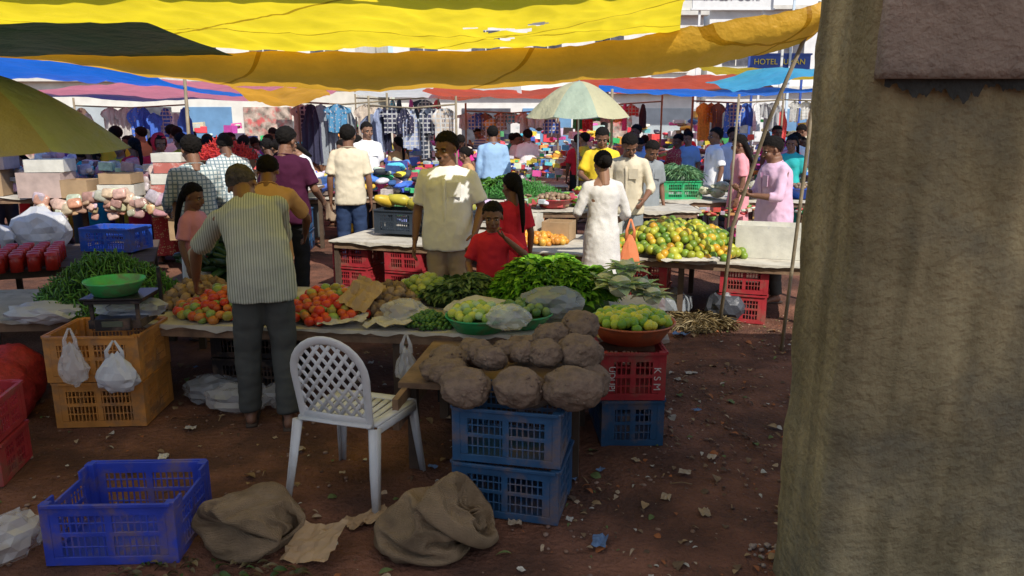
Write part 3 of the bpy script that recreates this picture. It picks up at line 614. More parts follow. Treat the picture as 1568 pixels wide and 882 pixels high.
# ------------------------------------------------------------------ tables
wood=mat('old_wood',(.26,.16,.095),.8,.45,6,.4,30,dirt=((.08,.055,.04),4,.5,.6)); woodd=mat('dark_wood',(.09,.06,.04),.85,.4,6,.4,30)
paper=mat('paper_sheet',(.52,.48,.40),.85,.25,6,.3,12,bdist=.02,dirt=((.2,.15,.1),5,.52,.6)); card=mat('cardboard',(.40,.27,.15),.85,.2,6,.3,20)
def table(name,x0,y0,x1,y1,depth,z,cover=True,m=None):
    v=Vector((x1-x0,y1-y0,0)); L=v.length; a=math.atan2(v.y,v.x); M=MX((x0,y0,0),(0,0,a)); b=B()
    k=4
    for i in range(k): b.box((L/2,depth*(i+.5)/k,z-.015),(L,depth/k-.008,.03),0,M)
    b.box((L/2,.03,z-.055),(L-.1,.03,.045),0,M); b.box((L/2,depth-.04,z-.055),(L-.1,.03,.045),0,M)
    n=max(2,int(L/1.1)+1)
    for i in range(n):
        for d in (.06,depth-.08): b.box((.06+(L-.12)*i/(n-1),d,(z-.03)/2-.01),(.05,.05,z-.01),1,M)
    if cover:
        nn=90; V=[];F=[]
        for i in range(nn+1):
            u=L*i/nn; hang=.006+.05*max(0,noise.noise(Vector((u*3,x0,1))))+.03*abs(noise.noise(Vector((u*11,x0,3))))
            V+=[(u,-.012-.01*noise.noise(Vector((u*9,1,1))),z-hang),(u,-.008,z+.006),(u,depth*.5,z+.008),(u,depth,z+.006)]
        for i in range(nn):
            for j in range(3): F.append([i*4+j,(i+1)*4+j,(i+1)*4+j+1,i*4+j+1])
        b.add(xf(np.array(V),M),F,2,False)
    return b.make(name,[m or wood,woodd,paper])
table('produce_table',-2.35,4.58,.92,4.22,1.15,.55)
table('produce_table',-1.95,7.92,2.75,6.35,1.25,.56)
table('produce_table',-4.2,4.75,-2.35,4.95,1.0,.50)
table('produce_table',-5.6,5.6,-3.2,6.6,1.4,.58,cover=False,m=woodd)
table('produce_table',-.6,10.3,5.4,10.1,1.4,.74)
table('produce_table',-7.2,8.5,-3.9,8.9,1.2,.95)
table('produce_table',-4.2,9.9,-2.7,9.9,1.0,.9)
table('produce_table',-3.2,11,-.9,11.3,1.2,.7)
table('produce_table',-2.9,6.0,-2.1,6.0,.7,.5,cover=False)
b=B(); 
b.box((0,0,.49),(.95,.85,.03),0); b.box((-.44,-.1,.4),(.03,1.0,.16),0)
for sx in (-.42,.42):
    for sy in (-.35,.35): b.box((sx,sy,.24),(.05,.05,.47),1)
b.make('wooden_board_table',[wood,woodd],(-.05,3.98,0),(0,0,R(-8)))

# ------------------------------------------------------------------ produce heaps
def heap(name,cx,cy,z,rx,ry,h,r,cols,m,tmpl=None,sc=(1,1,1),rot=0,flatrot=True,power=2,jit=.35,base=(.05,.04,.03),sub=2,layers=2,spacing=1.75,rv=.15):
    b=B()
    V,F=ico(3); V=xf(V,MX((0,0,0),(0,0,0),(rx*.93,ry*.93,1)));
    for i in range(len(V)):
        q=min(1,(V[i,0]/rx)**2+(V[i,1]/ry)**2); V[i,2]=max(0,h*(1-q**(power/2)))-r*.5 if V[i,2]>0 else -.0
    b.add(V,F,0,True,base)
    T=tmpl or ico(sub); s=r*spacing
    for l in range(layers):
        ny=int(2*ry/(s*.87))+1
        for j in range(-ny//2,ny//2+1):
            for i in range(-int(rx/s)-1,int(rx/s)+2):
                x=(i+(.5 if j%2 else 0)+.5*l)*s+random.uniform(-jit,jit)*r; y=(j+.33*l)*s*.87+random.uniform(-jit,jit)*r
                q=(x/rx)**2+(y/ry)**2
                if q>1+.25*noise.noise(Vector((x*5,y*5,cx))): continue
                if l and random.random()<.45: continue
                hh=h*(1-q**(power/2))*(1+.25*noise.noise(Vector((x*6,y*6,cy)))); rr=r*random.uniform(1-rv,1+rv)
                p=(x,y,max(hh,0)+r*(.0 if l==0 else .55)+ (r*.6 if q>.8 else 0))
                c=random.choice(cols); k=random.uniform(.8,1.15); c=tuple(min(1,a*k) for a in c)
                rt=(random.uniform(0,6.3),random.uniform(0,6.3),random.uniform(0,6.3)) if not flatrot else (random.uniform(-.35,.35),random.uniform(-.35,.35),random.uniform(0,6.3))
                b.add(xf(T[0],MX(p,rt,(rr*sc[0],rr*sc[1],rr*sc[2]))),T[1],0,True,c)
    return b.make(name,m,(cx,cy,z),(0,0,R(rot)))
TOM=[(.6,.05,.02),(.65,.12,.03),(.55,.2,.04),(.38,.32,.06),(.65,.08,.03),(.25,.35,.08)]
LIME=[(.25,.42,.04),(.4,.52,.05),(.58,.58,.06),(.15,.32,.03)]
CIT=[(.30,.32,.03),(.65,.44,.04),(.52,.28,.02),(.12,.22,.025),(.36,.38,.03),(.18,.27,.03),(.45,.45,.05)]
BRN=[(.26,.17,.10),(.34,.23,.14),(.2,.13,.08)]
def lump(seed=0,amp=.15,fr=2,sub=3):
    V,F=ico(sub); return vnoise(V,F,amp,fr,seed),F
GING=lump(3,.5,1.6,2)
heap('tomatoes',-1.88,4.87,.56,.34,.30,.14,.034,TOM,attrG,sc=(1,1,.86))
heap('tomatoes',-1.2,4.82,.56,.33,.33,.14,.034,TOM,attrG,sc=(1,1,.86))
heap('ginger_roots',-2.2,5.15,.56,.22,.3,.14,.035,BRN,attrR,tmpl=GING,flatrot=False)
heap('ginger_roots',-.84,4.95,.56,.2,.32,.14,.035,BRN,attrR,tmpl=GING,flatrot=False)
heap('guavas',-.62,5.2,.56,.22,.2,.16,.035,[(.3,.36,.08),(.4,.42,.12),(.2,.3,.06)],attrG)
heap('green_beans',-.52,4.5,.56,.16,.11,.08,.014,[(.04,.12,.02),(.07,.18,.03),(.1,.2,.04)],attrG)
heap('citrus_fruits',1.6,7.2,.57,.66,.52,.26,.043,CIT,attrG,rot=-19)
heap('oranges',.22,7.75,.57,.38,.22,.08,.035,[(.7,.3,.03),(.65,.38,.06),(.6,.25,.04)],attrG,rot=-19)
CH=tubegeo([(-1,0,0),(-.9,0,.02),(-.3,0,.1),(.4,0,.08),(1,0,-.12)],[.02,.1,.11,.08,.01],6)
heap('red_chillies',-3.55,9.45,1.32,.40,.34,.22,.05,[(.5,.02,.02),(.4,.02,.02),(.62,.05,.03)],attrM,tmpl=CH,flatrot=False,base=(.35,.02,.02),spacing=.7)
b=B(); b.lathe([(0,0),(.3,0),(.42,.14),(.43,.15),(.41,.13),(0,.08)],0,32); b.make('chilli_basket',bam,(-3.55,9.45,1.2)); 
heap('green_chillies',-2.85,5.2,.52,.5,.42,.34,.045,[(.05,.16,.02),(.08,.23,.03),(.04,.11,.015),(.12,.3,.05)],attrG,tmpl=CH,flatrot=False,base=(.015,.04,.01),spacing=.62,layers=2)
heap('green_chillies',.1,10.7,.76,.6,.4,.2,.05,[(.05,.2,.03),(.07,.25,.05)],attrG,tmpl=CH,flatrot=False,base=(.03,.1,.02),spacing=.8)
CUC=tubegeo([(-1,0,0),(-.9,0,0),(-.3,0,.03),(.4,0,.02),(.95,0,0),(1,0,0)],[.05,.16,.2,.2,.14,.03],8)
heap('gourds',-2.45,6.35,.52,.36,.3,.25,.15,[(.02,.06,.015),(.04,.1,.03),(.015,.04,.012)],attrG,tmpl=CUC,spacing=.55,base=(.01,.03,.01))
def leaves(name,cx,cy,z,rx,ry,h,n,L,W,cols,m=attrL,stems=True,vertical=.5,stemcol=(.25,.4,.12),core=True):
    b=B()
    V,F=ico(3); V=xf(V,MX((0,0,0),(0,0,0),(rx*.85,ry*.85,h*.8))); V[:,2]=np.maximum(V[:,2],0)
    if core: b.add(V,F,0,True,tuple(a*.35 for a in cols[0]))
    T=leafT(1,1,.5,5)
    for i in range(n):
        a=random.uniform(0,6.283); q=math.sqrt(random.random()); x=rx*q*math.cos(a); y=ry*q*math.sin(a); hz=h*math.sqrt(max(0,1-q*q*.95))*(1+.3*noise.noise(Vector((x*6,y*6,cx))))
        l=L*random.uniform(.6,1.2); el=-random.uniform(-.2,1)*vertical; az=math.atan2(y,x)+random.uniform(-1,1)
        c=random.choice(cols); k=random.uniform(.7,1.2); c=tuple(t*k for t in c)
        M=MX((x*.9,y*.9,hz*.95+(0 if core else .012)),(random.uniform(-.7,.7),el,az),(l,W*l/L*random.uniform(.7,1.3),l*.8))
        b.add(xf(T[0],M),T[1],0,True,c)
        if stems and i%4==0: b.tube([(x*.5,y*.5,hz*.8),(x*.95,y*.95,hz*.97+.01)],.004,0,4,col=stemcol)
    return b.make(name,m,(cx,cy,z))
GR=[(.06,.17,.02),(.1,.26,.03),(.04,.12,.015),(.15,.32,.05)]
leaves('radish_greens',.28,5.0,.56,.46,.34,.32,3000,.065,.036,[(.12,.34,.02),(.2,.48,.03),(.07,.2,.015),(.30,.58,.05)],vertical=.9)
leaves('leafy_greens',-.35,5.15,.56,.34,.24,.17,900,.07,.03,[(.10,.18,.07),(.16,.25,.1),(.05,.12,.04)])
leaves('leafy_greens',-2.65,4.75,.52,.2,.12,.05,60,.07,.03,GR)
leaves('leafy_greens',-.2,10.9,.76,.35,.3,.25,300,.1,.05,GR)
leaves('leafy_greens',2.35,10.6,.97,.26,.18,.2,300,.14,.012,[(.2,.4,.2),(.3,.5,.25)])
leaves('leafy_greens',.0,8.0,.6,.1,.1,.06,50,.06,.03,GR)
leaves('leafy_scraps',-1.25,2.68,.0,.46,.14,.012,110,.05,.02,[(.05,.1,.02),(.12,.10,.04),(.2,.15,.07),(.10,.06,.03)],stems=False,core=False,vertical=.2)
def cabbage(b,p,r,leafc,corec,n=26):
    b.ball(p,(r*.78,r*.78,r*.72),0,3,col=corec); T=leafT(1,1.1,.7,6)
    for i in range(n):
        a=i*2.4; e=.2+.9*(i/n); M=MX((p[0]+math.cos(a)*r*.4,p[1]+math.sin(a)*r*.4,p[2]-r*.55),(0,-e-.35,a),(r*1.35,r*1.1,r*1.0)); b.add(xf(T[0],M),T[1],0,True,tuple(c*random.uniform(.8,1.2) for c in leafc))
b=B()
for p,r in (((0,0,.12),.1),((.14,.05,.1),.09),((-.08,.14,.12),.09),((.06,.16,.2),.09),((.2,-.06,.07),.08)): cabbage(b,p,r,(.55,.66,.38),(.75,.77,.6))
b.make('cabbages',attrL,(.70,4.75,.64))
def cauli(b,p,r):
    V,F=ico(4); V=vnoise(V,F,.13,4,p[0],True); b.add(xf(V,MX(p,(0,0,0),(r,r,r*.7))),F,0,True,(.75,.7,.5)); T=leafT(1,.9,.6,5)
    for i in range(9): b.add(xf(T[0],MX((p[0],p[1],p[2]-r*.5),(0,-.75,i*.7),(r*1.5,r*1.1,r))),T[1],0,True,(.25,.42,.15))
b=B()
for i in range(16): cauli(b,(random.uniform(-.5,.5),random.uniform(-.3,.3),.08+.1*random.random()),.1)
b.make('cauliflowers',attrL,(3.15,10.6,.75))
PAP=tubegeo([(-1,0,0),(-.9,0,0),(-.5,0,0),(0,0,0),(.5,0,0),(.85,0,0),(1,0,0)],[.05,.25,.42,.5,.5,.3,.05],14)
b=B()
for i in range(15):
    x=random.uniform(-.5,.5); y=random.uniform(-.1,.12); b.add(xf(PAP[0],MX((x,y,.2+.09*random.random()),(0,random.uniform(-.5,.5),random.uniform(0,3)),.13)),PAP[1],0,True,random.choice([(.5,.42,.05),(.6,.4,.04),(.3,.35,.06),(.4,.4,.08)]))
b.make('papayas',attrG,(-.95,8.3,.66),(0,0,-.33))
def basin(name,loc,r,h,m,fruit=None,cols=LIME,fr=.028):
    b=B(); b.lathe([(0,.004),(r*.62,.004),(r*.7,.01),(r*.93,h*.8),(r,h),(r*1.03,h+.004),(r*1.04,h-.006),(r*1.0,h-.012),(r*.95,h*.75),(r*.72,.0),(0,0)],0,40)
    if fruit:
        for i in range(fruit):
            a=i*2.4+random.uniform(-.15,.15); q=math.sqrt(i/fruit)*r*.88; hh=h*.95+.05*(1-(q/r)**2); k=random.uniform(.85,1.1)
            c=random.choice(cols); b.ball((q*math.cos(a),q*math.sin(a),hh+random.uniform(-.006,.014)),(fr*k,fr*k,fr*1.15*k),1,2,col=c,rot=(random.random()*3,random.random()*3,0))
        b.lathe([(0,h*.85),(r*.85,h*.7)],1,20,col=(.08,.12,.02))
    return b.make(name,[m,attrG],loc)
basin('basin_of_limes',(.69,4.2,.57),.245,.11,Pob,95)
basin('basin_of_limes',(-.2,4.42,.565),.20,.09,Pg,50,[(.55,.6,.1),(.3,.45,.08),(.4,.55,.3)])
basin('green_basin',(.06,4.52,.565),.19,.08,Pg,30,[(.1,.2,.06),(.2,.3,.1)])
basin('red_basin',(.5,9.0,.8),.22,.1,Pr,40,BRN); basin('green_basin',(.9,9.2,.8),.24,.1,plastic('lime',(.2,.6,.03))); basin('red_basin',(1.1,10.6,.76),.25,.1,Pr,40,LIME)
basin('blue_basin',(4.1,10.5,.76),.28,.14,Pbb,40,BRN)
basin('green_basin',(-.02,8.1,.58),.16,.08,Pg)
table('produce_table',-.2,8.75,2.2,8.7,.8,.78)
b=B()
b.box((0,0,.05),(.30,.26,.05),0); b.box((0,-.145,.055),(.2,.03,.07),0)
for sx in (-.13,.13):
    for sy in (-.11,.11): b.box((sx,sy,.125),(.02,.02,.1),0)
b.box((0,0,.185),(.32,.28,.02),0); b.box((0,0,.205),(.36,.3,.012),1); b.box((.192,.1,.2),(.02,.02,.3),0); b.box((0,-.1625,.06),(.12,.004,.035),2)
b.make('weighing_scale',[Pk,mat('dark_steel',(.05,.05,.055),.35,.3,metal=.6),mat('display',(.1,.12,.09),.2)],(-2.36,4.42,.577),(0,0,.08),bevel=.003)
basin('green_basin',(-2.38,4.4,.792),.165,.085,plastic('brightgreen',(.06,.5,.14)))
b=B()
for i in range(9):
    for j in range(6):
        x=-1.25+i*.125+random.uniform(-.01,.01); y=-.3+j*.13; s=.048
        b.lathe([(0,0),(s,0),(s,.1),(s*.86,.115),(s*.86,.12)],0,14,MX((x,y,0))); b.lathe([(s*.95,.118),(s*.95,.145),(0,.147)],1,14,MX((x,y,0)))
b.make('jars_of_pickle',[mat('pickle_red',(.45,.03,.02),.15,.3,20,.1),mat('lid_red',(.6,.05,.06),.4)],(-3.75,6.55,.59),(0,0,R(24)))
YM=mat('yam_skin',(.27,.195,.145),.9,.5,9,1.0,55,dirt=((.12,.08,.06),9,.5,.7),bdist=.012,spec=.15)
Y=[(-.21,3.24,.62,.115,.083),(.03,3.22,.625,.12,.09),(.275,3.20,.63,.14,.10),(-.1,3.42,.70,.08,.06),(.05,3.45,.72,.065,.05),(.16,3.43,.72,.09,.065),(.32,3.45,.72,.105,.08),(.38,3.38,.6,.09,.08),(-.15,3.62,.66,.085,.06),(-.02,3.68,.66,.08,.055),
   (.2,3.66,.74,.095,.07),(.34,3.72,.77,.11,.08),(.36,3.6,.66,.10,.08),(-.31,3.55,.585,.10,.065),(-.34,3.8,.57,.11,.065),(-.2,3.9,.58,.10,.07),(.05,3.9,.6,.10,.075),(.25,3.9,.62,.10,.09),(.12,3.3,.57,.08,.06),(-.39,3.68,.56,.085,.055)]
for i,(x,y,z,r,hh) in enumerate(Y):
    V,F=ico(5); V=vnoise(V,F,.14,1.8,i*1.3); V=vnoise(V,F,.035,5,i,True); V=vnoise(V,F,.028,16,i)
    rr=np.sqrt(V[:,0]**2+V[:,1]**2); V[:,2]-=.28*np.exp(-(rr/.3)**2)*(V[:,2]>0)
    b=B(); b.add(xf(V,MX((0,0,0),(random.uniform(-.2,.5),random.uniform(-.3,.3),i),(r,r*.95,hh))),F)
    for k in range(20):
        a=random.uniform(0,6.3); e=random.uniform(-.4,.9); b.ball((r*.95*math.cos(a)*math.cos(e),r*.92*math.sin(a)*math.cos(e),hh*.97*math.sin(e)),random.uniform(.004,.010),0,1)
    b.make('elephant_foot_yam',YM,(x,y,z))
def burlap():
    m=mat('burlap',(.33,.235,.145),.95,.4,4,0,dirt=((.15,.105,.07),3,.48,.65),spec=.1); nt=m.node_tree; N=nt.nodes;L=nt.links
    tc=N.new('ShaderNodeTexCoord'); ws=[]
    for d in ('X','Z'):
        w=N.new('ShaderNodeTexWave'); w.bands_direction=d; w.inputs['Scale'].default_value=60; w.inputs['Distortion'].default_value=3; w.inputs['Detail'].default_value=2; L.new(tc.outputs['Object'],w.inputs['Vector']); ws.append(w)
    a=N.new('ShaderNodeMath'); a.operation='ADD'; L.new(ws[0].outputs['Fac'],a.inputs[0]); L.new(ws[1].outputs['Fac'],a.inputs[1])
    bp=N.new('ShaderNodeBump'); bp.inputs['Strength'].default_value=.7; bp.inputs['Distance'].default_value=.006; L.new(a.outputs[0],bp.inputs['Height']); L.new(bp.outputs[0],N['Principled BSDF'].inputs['Normal']); return m
BU=burlap()
for V,F in SACKS:
    b=B(); b.add(V,F); o=b.make('burlap_sack',BU); s=o.modifiers.new('thick','SOLIDIFY'); s.thickness=.004; s.offset=0; s=o.modifiers.new('sub','SUBSURF'); s.levels=1; s.render_levels=1
def curled(name,loc,rot,w,d,m,seed,lift=.06):
    n=10;V=[((i/n-.5)*w*(1+.1*noise.noise(Vector((j*.8,seed,0)))),(j/n-.5)*d*(1+.1*noise.noise(Vector((i*.8,seed,3)))),.02+lift*(i/n)**2+.03*noise.noise(Vector((i*.5,j*.5,seed)))) for j in range(n+1) for i in range(n+1)]
    b=B(); b.add(V,[[j*(n+1)+i,j*(n+1)+i+1,(j+1)*(n+1)+i+1,(j+1)*(n+1)+i] for j in range(n) for i in range(n)],0,False); return b.make(name,m,loc,rot)
curled('cardboard_piece',(-.83,2.88,.03),(R(22),0,R(-15)),.24,.2,card,0); curled('cardboard_piece',(-.66,3.12,.01),(0,0,R(30)),.2,.1,card,4,.02)
curled('cardboard_piece',(-.98,4.72,.68),(R(20),R(-15),1.2),.28,.2,card,7)
curled('newspaper_sheet',(-1.05,4.52,.567),(0,0,.1),.3,.16,paper,3,.03); curled('newspaper_sheet',(-.75,4.48,.567),(0,0,-.2),.3,.18,paper,9,.03); curled('newspaper_sheet',(1.6,6.62,.57),(0,0,-.3),.5,.2,paper,12,.02)
# ------------------------------------------------------------------ plastic chair
CHM=mat('plastic_chair',(.62,.62,.61),.4,.12,6,.05,80,dirt=((.36,.32,.26),6,.55,.5))
b=B()
def arch_w(z):
    if z<.66: return .175+.012*(z-.42)/.24
    t=(z-.66)/.175; return .187*math.sqrt(max(0,1-t*t))
def ypos(z): return -.185-.17*(z-.42)
zs=[.40,.45,.5,.55,.6,.66,.70,.74,.77,.80,.82,.832]
path=[(-arch_w(z),ypos(z),z) for z in zs]+[(0,ypos(.835),.835)]+[(arch_w(z),ypos(z),z) for z in zs[::-1]]
b.tube(path,[(.009,.021)]*len(path),0,10,sidev=(0,1,.17))
for s in (1,-1):
    for c in np.arange(-.3,1.4,.072):
        pts=[]
        for t in np.linspace(0,.42,85):
            z=.445+t; x=s*((t)-(c-.3))*.8
            if z<.815 and abs(x)<arch_w(z)-.008: pts.append((x,ypos(z),z))
        if len(pts)>3: b.tube([pts[0],pts[len(pts)//2],pts[-1]],[(.004,.010)]*3,0,8,sidev=(0,1,.17))
b.tube([(-.175,ypos(.44),.44),(0,ypos(.44)-.01,.44),(.175,ypos(.44),.44)],[(.008,.022)]*3,0,8,sidev=(0,1,.17))
n=9
for i in range(n):
    x=(i-(n-1)/2)*.041
    b.tube([(x,-.15,.418),(x*1.05,-.05,.410),(x*1.1,.08,.410),(x*1.13,.15,.413)],[(.0200,.006)]*4,0,8,sidev=(1,0,0))
b.tube([(-.19,-.185,.42),(0,-.19,.42),(.19,-.185,.42)],[(.035,.009)]*3,0,8,sidev=(0,1,0))
b.tube([(-.215,.175,.412),(-.1,.19,.412),(.1,.19,.412),(.215,.175,.412)],[(.036,.009)]*4,0,8,sidev=(0,1,0))
for s in (1,-1):
    b.tube([(s*.192,-.18,.42),(s*.205,0,.416),(s*.215,.18,.412)],[(.022,.010)]*3,0,8,sidev=(1,0,0))
    b.tube([(s*.213,-.18,.395),(s*.226,0,.392),(s*.236,.18,.388)],[(.005,.022)]*3,0,8,sidev=(1,0,0))
    for (y0,y1) in ((-.19,-.27),(.19,.235)):
        sy=math.copysign(1,y0)
        b.tube([(s*.20,y0+sy*.012,.41),(s*.215,(y0+y1)/2+sy*.012,.2),(s*.235,y1+sy*.008,0)],[(.026,.006),(.021,.006),(.015,.006)],0,8,sidev=(1,0,0))
        b.tube([(s*.222,y0,.41),(s*.235,(y0+y1)/2,.2),(s*.25,y1,0)],[(.006,.026),(.006,.021),(.006,.015)],0,8,sidev=(1,0,0))
b.tube([(-.215,.208,.39),(0,.222,.39),(.215,.208,.39)],[(.022,.005)]*3,0,8,sidev=(0,0,1))
b.make('plastic_chair',CHM,(-.77,3.50,.0),(0,0,R(-18)))
# ------------------------------------------------------------------ bags
BAG=mat('clear_plastic',(.75,.75,.75),.12,.1,6,.3,18,alpha=.38,bdist=.02,spec=.9); BAGW=mat('white_plastic',(.72,.72,.74),.25,.1,6,.3,18,bdist=.02,transl=.3,spec=.6); BAGD=mat('grey_plastic',(.35,.38,.41),.2,.2,6,.3,18,alpha=.6,bdist=.02,spec=.8)
def bag(name,loc,r,m,amp=.25,fr=2.2,seed=0,handles=False,crumple=True):
    V,F=ico(4); V=vnoise(V,F,amp,fr*.8,seed,True); b=B()
    if crumple: # creased film: few large facets
        V2,F2=ico(3); V=vnoise(V2,F2,amp,fr*.8,seed,True); rs=np.random.RandomState(int(seed*7)+3); V=V*(1+rs.uniform(-.07,.07,(len(V),1))); F=F2
    if handles: V[:,:2]*=(1-.45*np.clip(V[:,2],0,1))[:,None]; V[:,2]=np.where(V[:,2]>0,V[:,2]*1.5,V[:,2])
    V=V*np.array(r); b.add(V,F,0,not crumple)
    if handles:
        for s in (1,-1): b.tube([(s*r[0]*.3,0,r[2]*1.1),(s*r[0]*.38,0,r[2]*1.7),(s*.004,.01,r[2]*2.4)],[(.022,.004),(.012,.003),(.006,.003)],0,8,sidev=(1,0,0))
    return b.make(name,m,loc)
bag('plastic_bag',(-.62,4.22,.38),(.065,.05,.085),BAG,seed=1,handles=True); bag('plastic_bag',(-2.28,4.12,.36),(.12,.06,.09),BAGW,seed=2,handles=True); bag('plastic_bag',(-2.55,4.16,.40),(.085,.04,.10),BAG,seed=3,handles=True)
bag('plastic_bag',(-.02,4.22,.69),(.12,.09,.07),BAG,.35,seed=4); bag('plastic_bag',(-1.75,4.55,.08),(.20,.13,.09),BAG,.3,seed=5); bag('plastic_bag',(-1.98,4.7,.08),(.18,.13,.09),BAGD,seed=6)
bag('plastic_bag',(-2.15,2.9,.06),(.11,.14,.10),BAG,.4,seed=7); bag('plastic_bag',(-4.6,7.3,.75),(.25,.2,.22),BAGW,seed=8); bag('plastic_bag',(-4.95,7.0,.72),(.22,.2,.18),BAGW,seed=28); bag('plastic_bag',(-3.1,4.85,.56),(.25,.12,.07),BAGW,seed=9)
bag('plastic_bag',(-1.5,4.6,.07),(.13,.1,.08),BAG,seed=10); bag('plastic_bag',(.25,4.62,.68),(.2,.14,.1),BAGD,.3,3,seed=11); bag('plastic_bag',(-.2,4.7,.62),(.2,.12,.07),mat('white_plastic2',(.7,.68,.6),.3,.1,6,.3,18,transl=.3),.35,seed=12)
bag('plastic_bag',(-.68,4.62,.62),(.14,.12,.08),BAG,.3,seed=13); bag('plastic_bag',(1.5,7.0,.1),(.22,.2,.14),BAGD,seed=14); bag('plastic_bag',(2.0,6.75,.13),(.2,.15,.16),mat('dark_sheet',(.06,.065,.08),.4,.3,6,.6,18),seed=15)
bag('plastic_bag',(-2.35,4.5,.68),(.2,.1,.07),BAG,.3,seed=16); bag('shopping_bag',(1.05,6.6,.60),(.09,.04,.15),mat('orange_bag',(.65,.2,.08),.6,.1),.1,1.5,seed=17,handles=True)
NS=mat('red_net_sack',(.42,.03,.03),.6,.4,30,.6,60)
for i,(x,y,r) in enumerate(((-3.15,4.35,.2),(-3.5,4.2,.24),(-3.25,4.65,.2))):
    bag('red_net_sack',(x,y,.17),(r,r*.9,.22),NS,.12,2,seed=20+i,crumple=False)
leaves('straw_heap',1.65,6.55,0,.35,.3,.06,400,.12,.008,[(.3,.22,.1),(.2,.14,.06),(.35,.28,.16)],m=attrR,stems=False)
# ------------------------------------------------------------------ cartons & goods
def carton(name,loc,sz,rot,m,flaps=False):
    b=B(); x,y,z=sz; t=.006
    b.box((0,0,t/2),(x,y,t)); 
    for s in (1,-1): b.box((s*(x/2-t/2),0,z/2),(t,y,z)); b.box((0,s*(y/2-t/2-.001),z/2),(x-2*t-.002,t,z-.002))
    b.box((0,0,z*.8),(x-.02,y-.02,.01),0)
    if flaps:
        for s in (1,-1): b.box((0,s*(y/2+.04),z+.02),(x,.1,.004),0)
    return b.make(name,m,loc,(0,0,R(rot)))
wcard=mat('white_carton',(.62,.6,.52),.8,.2,8,.2,dirt=((.25,.3,.4),14,.62,.8))
pcard=mat('pinkcarton',(.5,.38,.33),.8); rcard=mat('redcarton',(.5,.15,.12),.8,.2,dirt=((.7,.68,.6),7,.55,.8))
carton('carton',(.12,8.05,.57),(.36,.3,.26),-18,wcard); carton('carton',(2.42,6.95,.57),(.62,.35,.30),-19,wcard); carton('carton',(.5,7.95,.57),(.3,.3,.2),-18,card); carton('carton',(1.0,7.95,.57),(.3,.3,.22),-18,wcard,True)
carton('carton',(-3.55,9.5,.0),(.6,.5,1.2),3,card)
for i,(x,y,z,w,h,m) in enumerate(((-5.3,8.62,.96,.5,.28,pcard),(-5.25,8.64,1.245,.42,.14,wcard),(-3.95,8.85,.96,.42,.13,rcard),(-3.97,8.86,1.095,.4,.12,wcard),(-3.93,8.86,1.22,.38,.12,rcard),(-3.96,8.86,1.345,.34,.10,wcard),(-3.95,9.15,.4,.4,.5,card),(-4.5,8.7,.96,.4,.14,wcard),(-4.5,8.72,1.105,.36,.12,card),(-6.1,8.8,.96,.45,.3,card),(-6.0,8.8,1.265,.4,.15,pcard),(-4.9,8.6,.96,.3,.2,card))):
    carton('carton',(x,y,z),(w,.32,h),5+(i*7)%11-5,m)
PIL=ico(3); _v=PIL[0]; _v=np.sign(_v)*np.abs(_v)**np.array([.5,.5,1]); PIL=(vnoise(_v*np.array([1,.72,.36]),PIL[1],.05,3,2,True),PIL[1])
def goods(name,cx,cy,z,rx,ry,h,n,s,cols,m=attrG,rot=0,pil=.35,upright=False):
    b=B()
    for i in range(n):
        x=random.uniform(-rx,rx); y=random.uniform(-ry,ry); c=random.choice(cols); k=random.random(); c=tuple(a*random.uniform(.75,1.15) for a in c)
        zz=random.uniform(0,h)*(.5+.5*abs(noise.noise(Vector((x*1.5,cx,0))))*2); q=s*random.uniform(.5,1.2)
        if k<pil: b.add(xf(PIL[0],MX((x,y,zz+q*.4),(R(75)+random.uniform(-.3,.3) if upright else random.uniform(-.5,.5),random.uniform(-.4,.4),random.uniform(-.5,.5) if upright else random.random()*3),(q*.5,q*.55,q*.5))),PIL[1],0,True,c)
        else: b.box((0,0,0),(q,q*.7,q*random.uniform(.25,.8)),0,MX((x,y,zz+q*.3),(random.uniform(-.1,.1),random.uniform(-.1,.1),random.uniform(-.5,.5))),c)
    return b.make(name,m,(cx,cy,z),(0,0,R(rot)))
BR=[(.7,.08,.1),(.08,.2,.7),(.8,.65,.08),(.75,.75,.75),(.08,.5,.2),(.7,.12,.42),(.85,.42,.08),(.05,.05,.08),(.15,.55,.72),(.65,.65,.6),(.3,.2,.15),(.7,.68,.65)]
PK=[(.68,.42,.44),(.75,.6,.58),(.6,.36,.36),(.75,.7,.68),(.66,.48,.42),(.7,.66,.64)]
PKT=mat('packet',(1,1,1),.2,.35,20,.6,26,attr=True,transl=.25)
goods('snack_packets',-5.3,9.15,.97,1.3,.25,.42,330,.13,PK,PKT,pil=.8,upright=True)
goods('snack_packets',-4.6,8.42,.70,.75,.04,.25,80,.15,[(.6,.36,.26),(.66,.48,.34),(.7,.62,.52),(.55,.36,.28)],PKT,pil=1,upright=True)
goods('folded_clothes',-2.1,11.6,.7,1.0,.5,.35,260,.22,BR+[(.05,.1,.3),(.3,.05,.1)],attrR,pil=.6)
goods('household_goods',-.4,14,.7,1.3,.5,.6,320,.13,BR); goods('household_goods',2.8,14.3,.6,1.6,.5,.7,320,.14,BR+[(.7,.08,.08)]*4)
goods('household_goods',5.4,11.4,.7,1.2,.5,.5,220,.14,BR); goods('household_goods',-5.6,12.4,.6,1.6,.4,.5,200,.18,BR); goods('household_goods',.4,9.05,.8,.5,.3,.12,70,.09,[(.6,.6,.62),(.3,.2,.1),(.5,.1,.1),(.2,.35,.1)])
goods('fruit_packs',.1,8.4,.6,.35,.15,.1,40,.1,[(.5,.4,.35),(.6,.6,.6),(.3,.12,.05)]); goods('vegetable_bundles',1.8,8.0,.58,.5,.3,.12,70,.1,[(.08,.07,.05),(.2,.22,.1),(.4,.38,.3)],pil=.8)
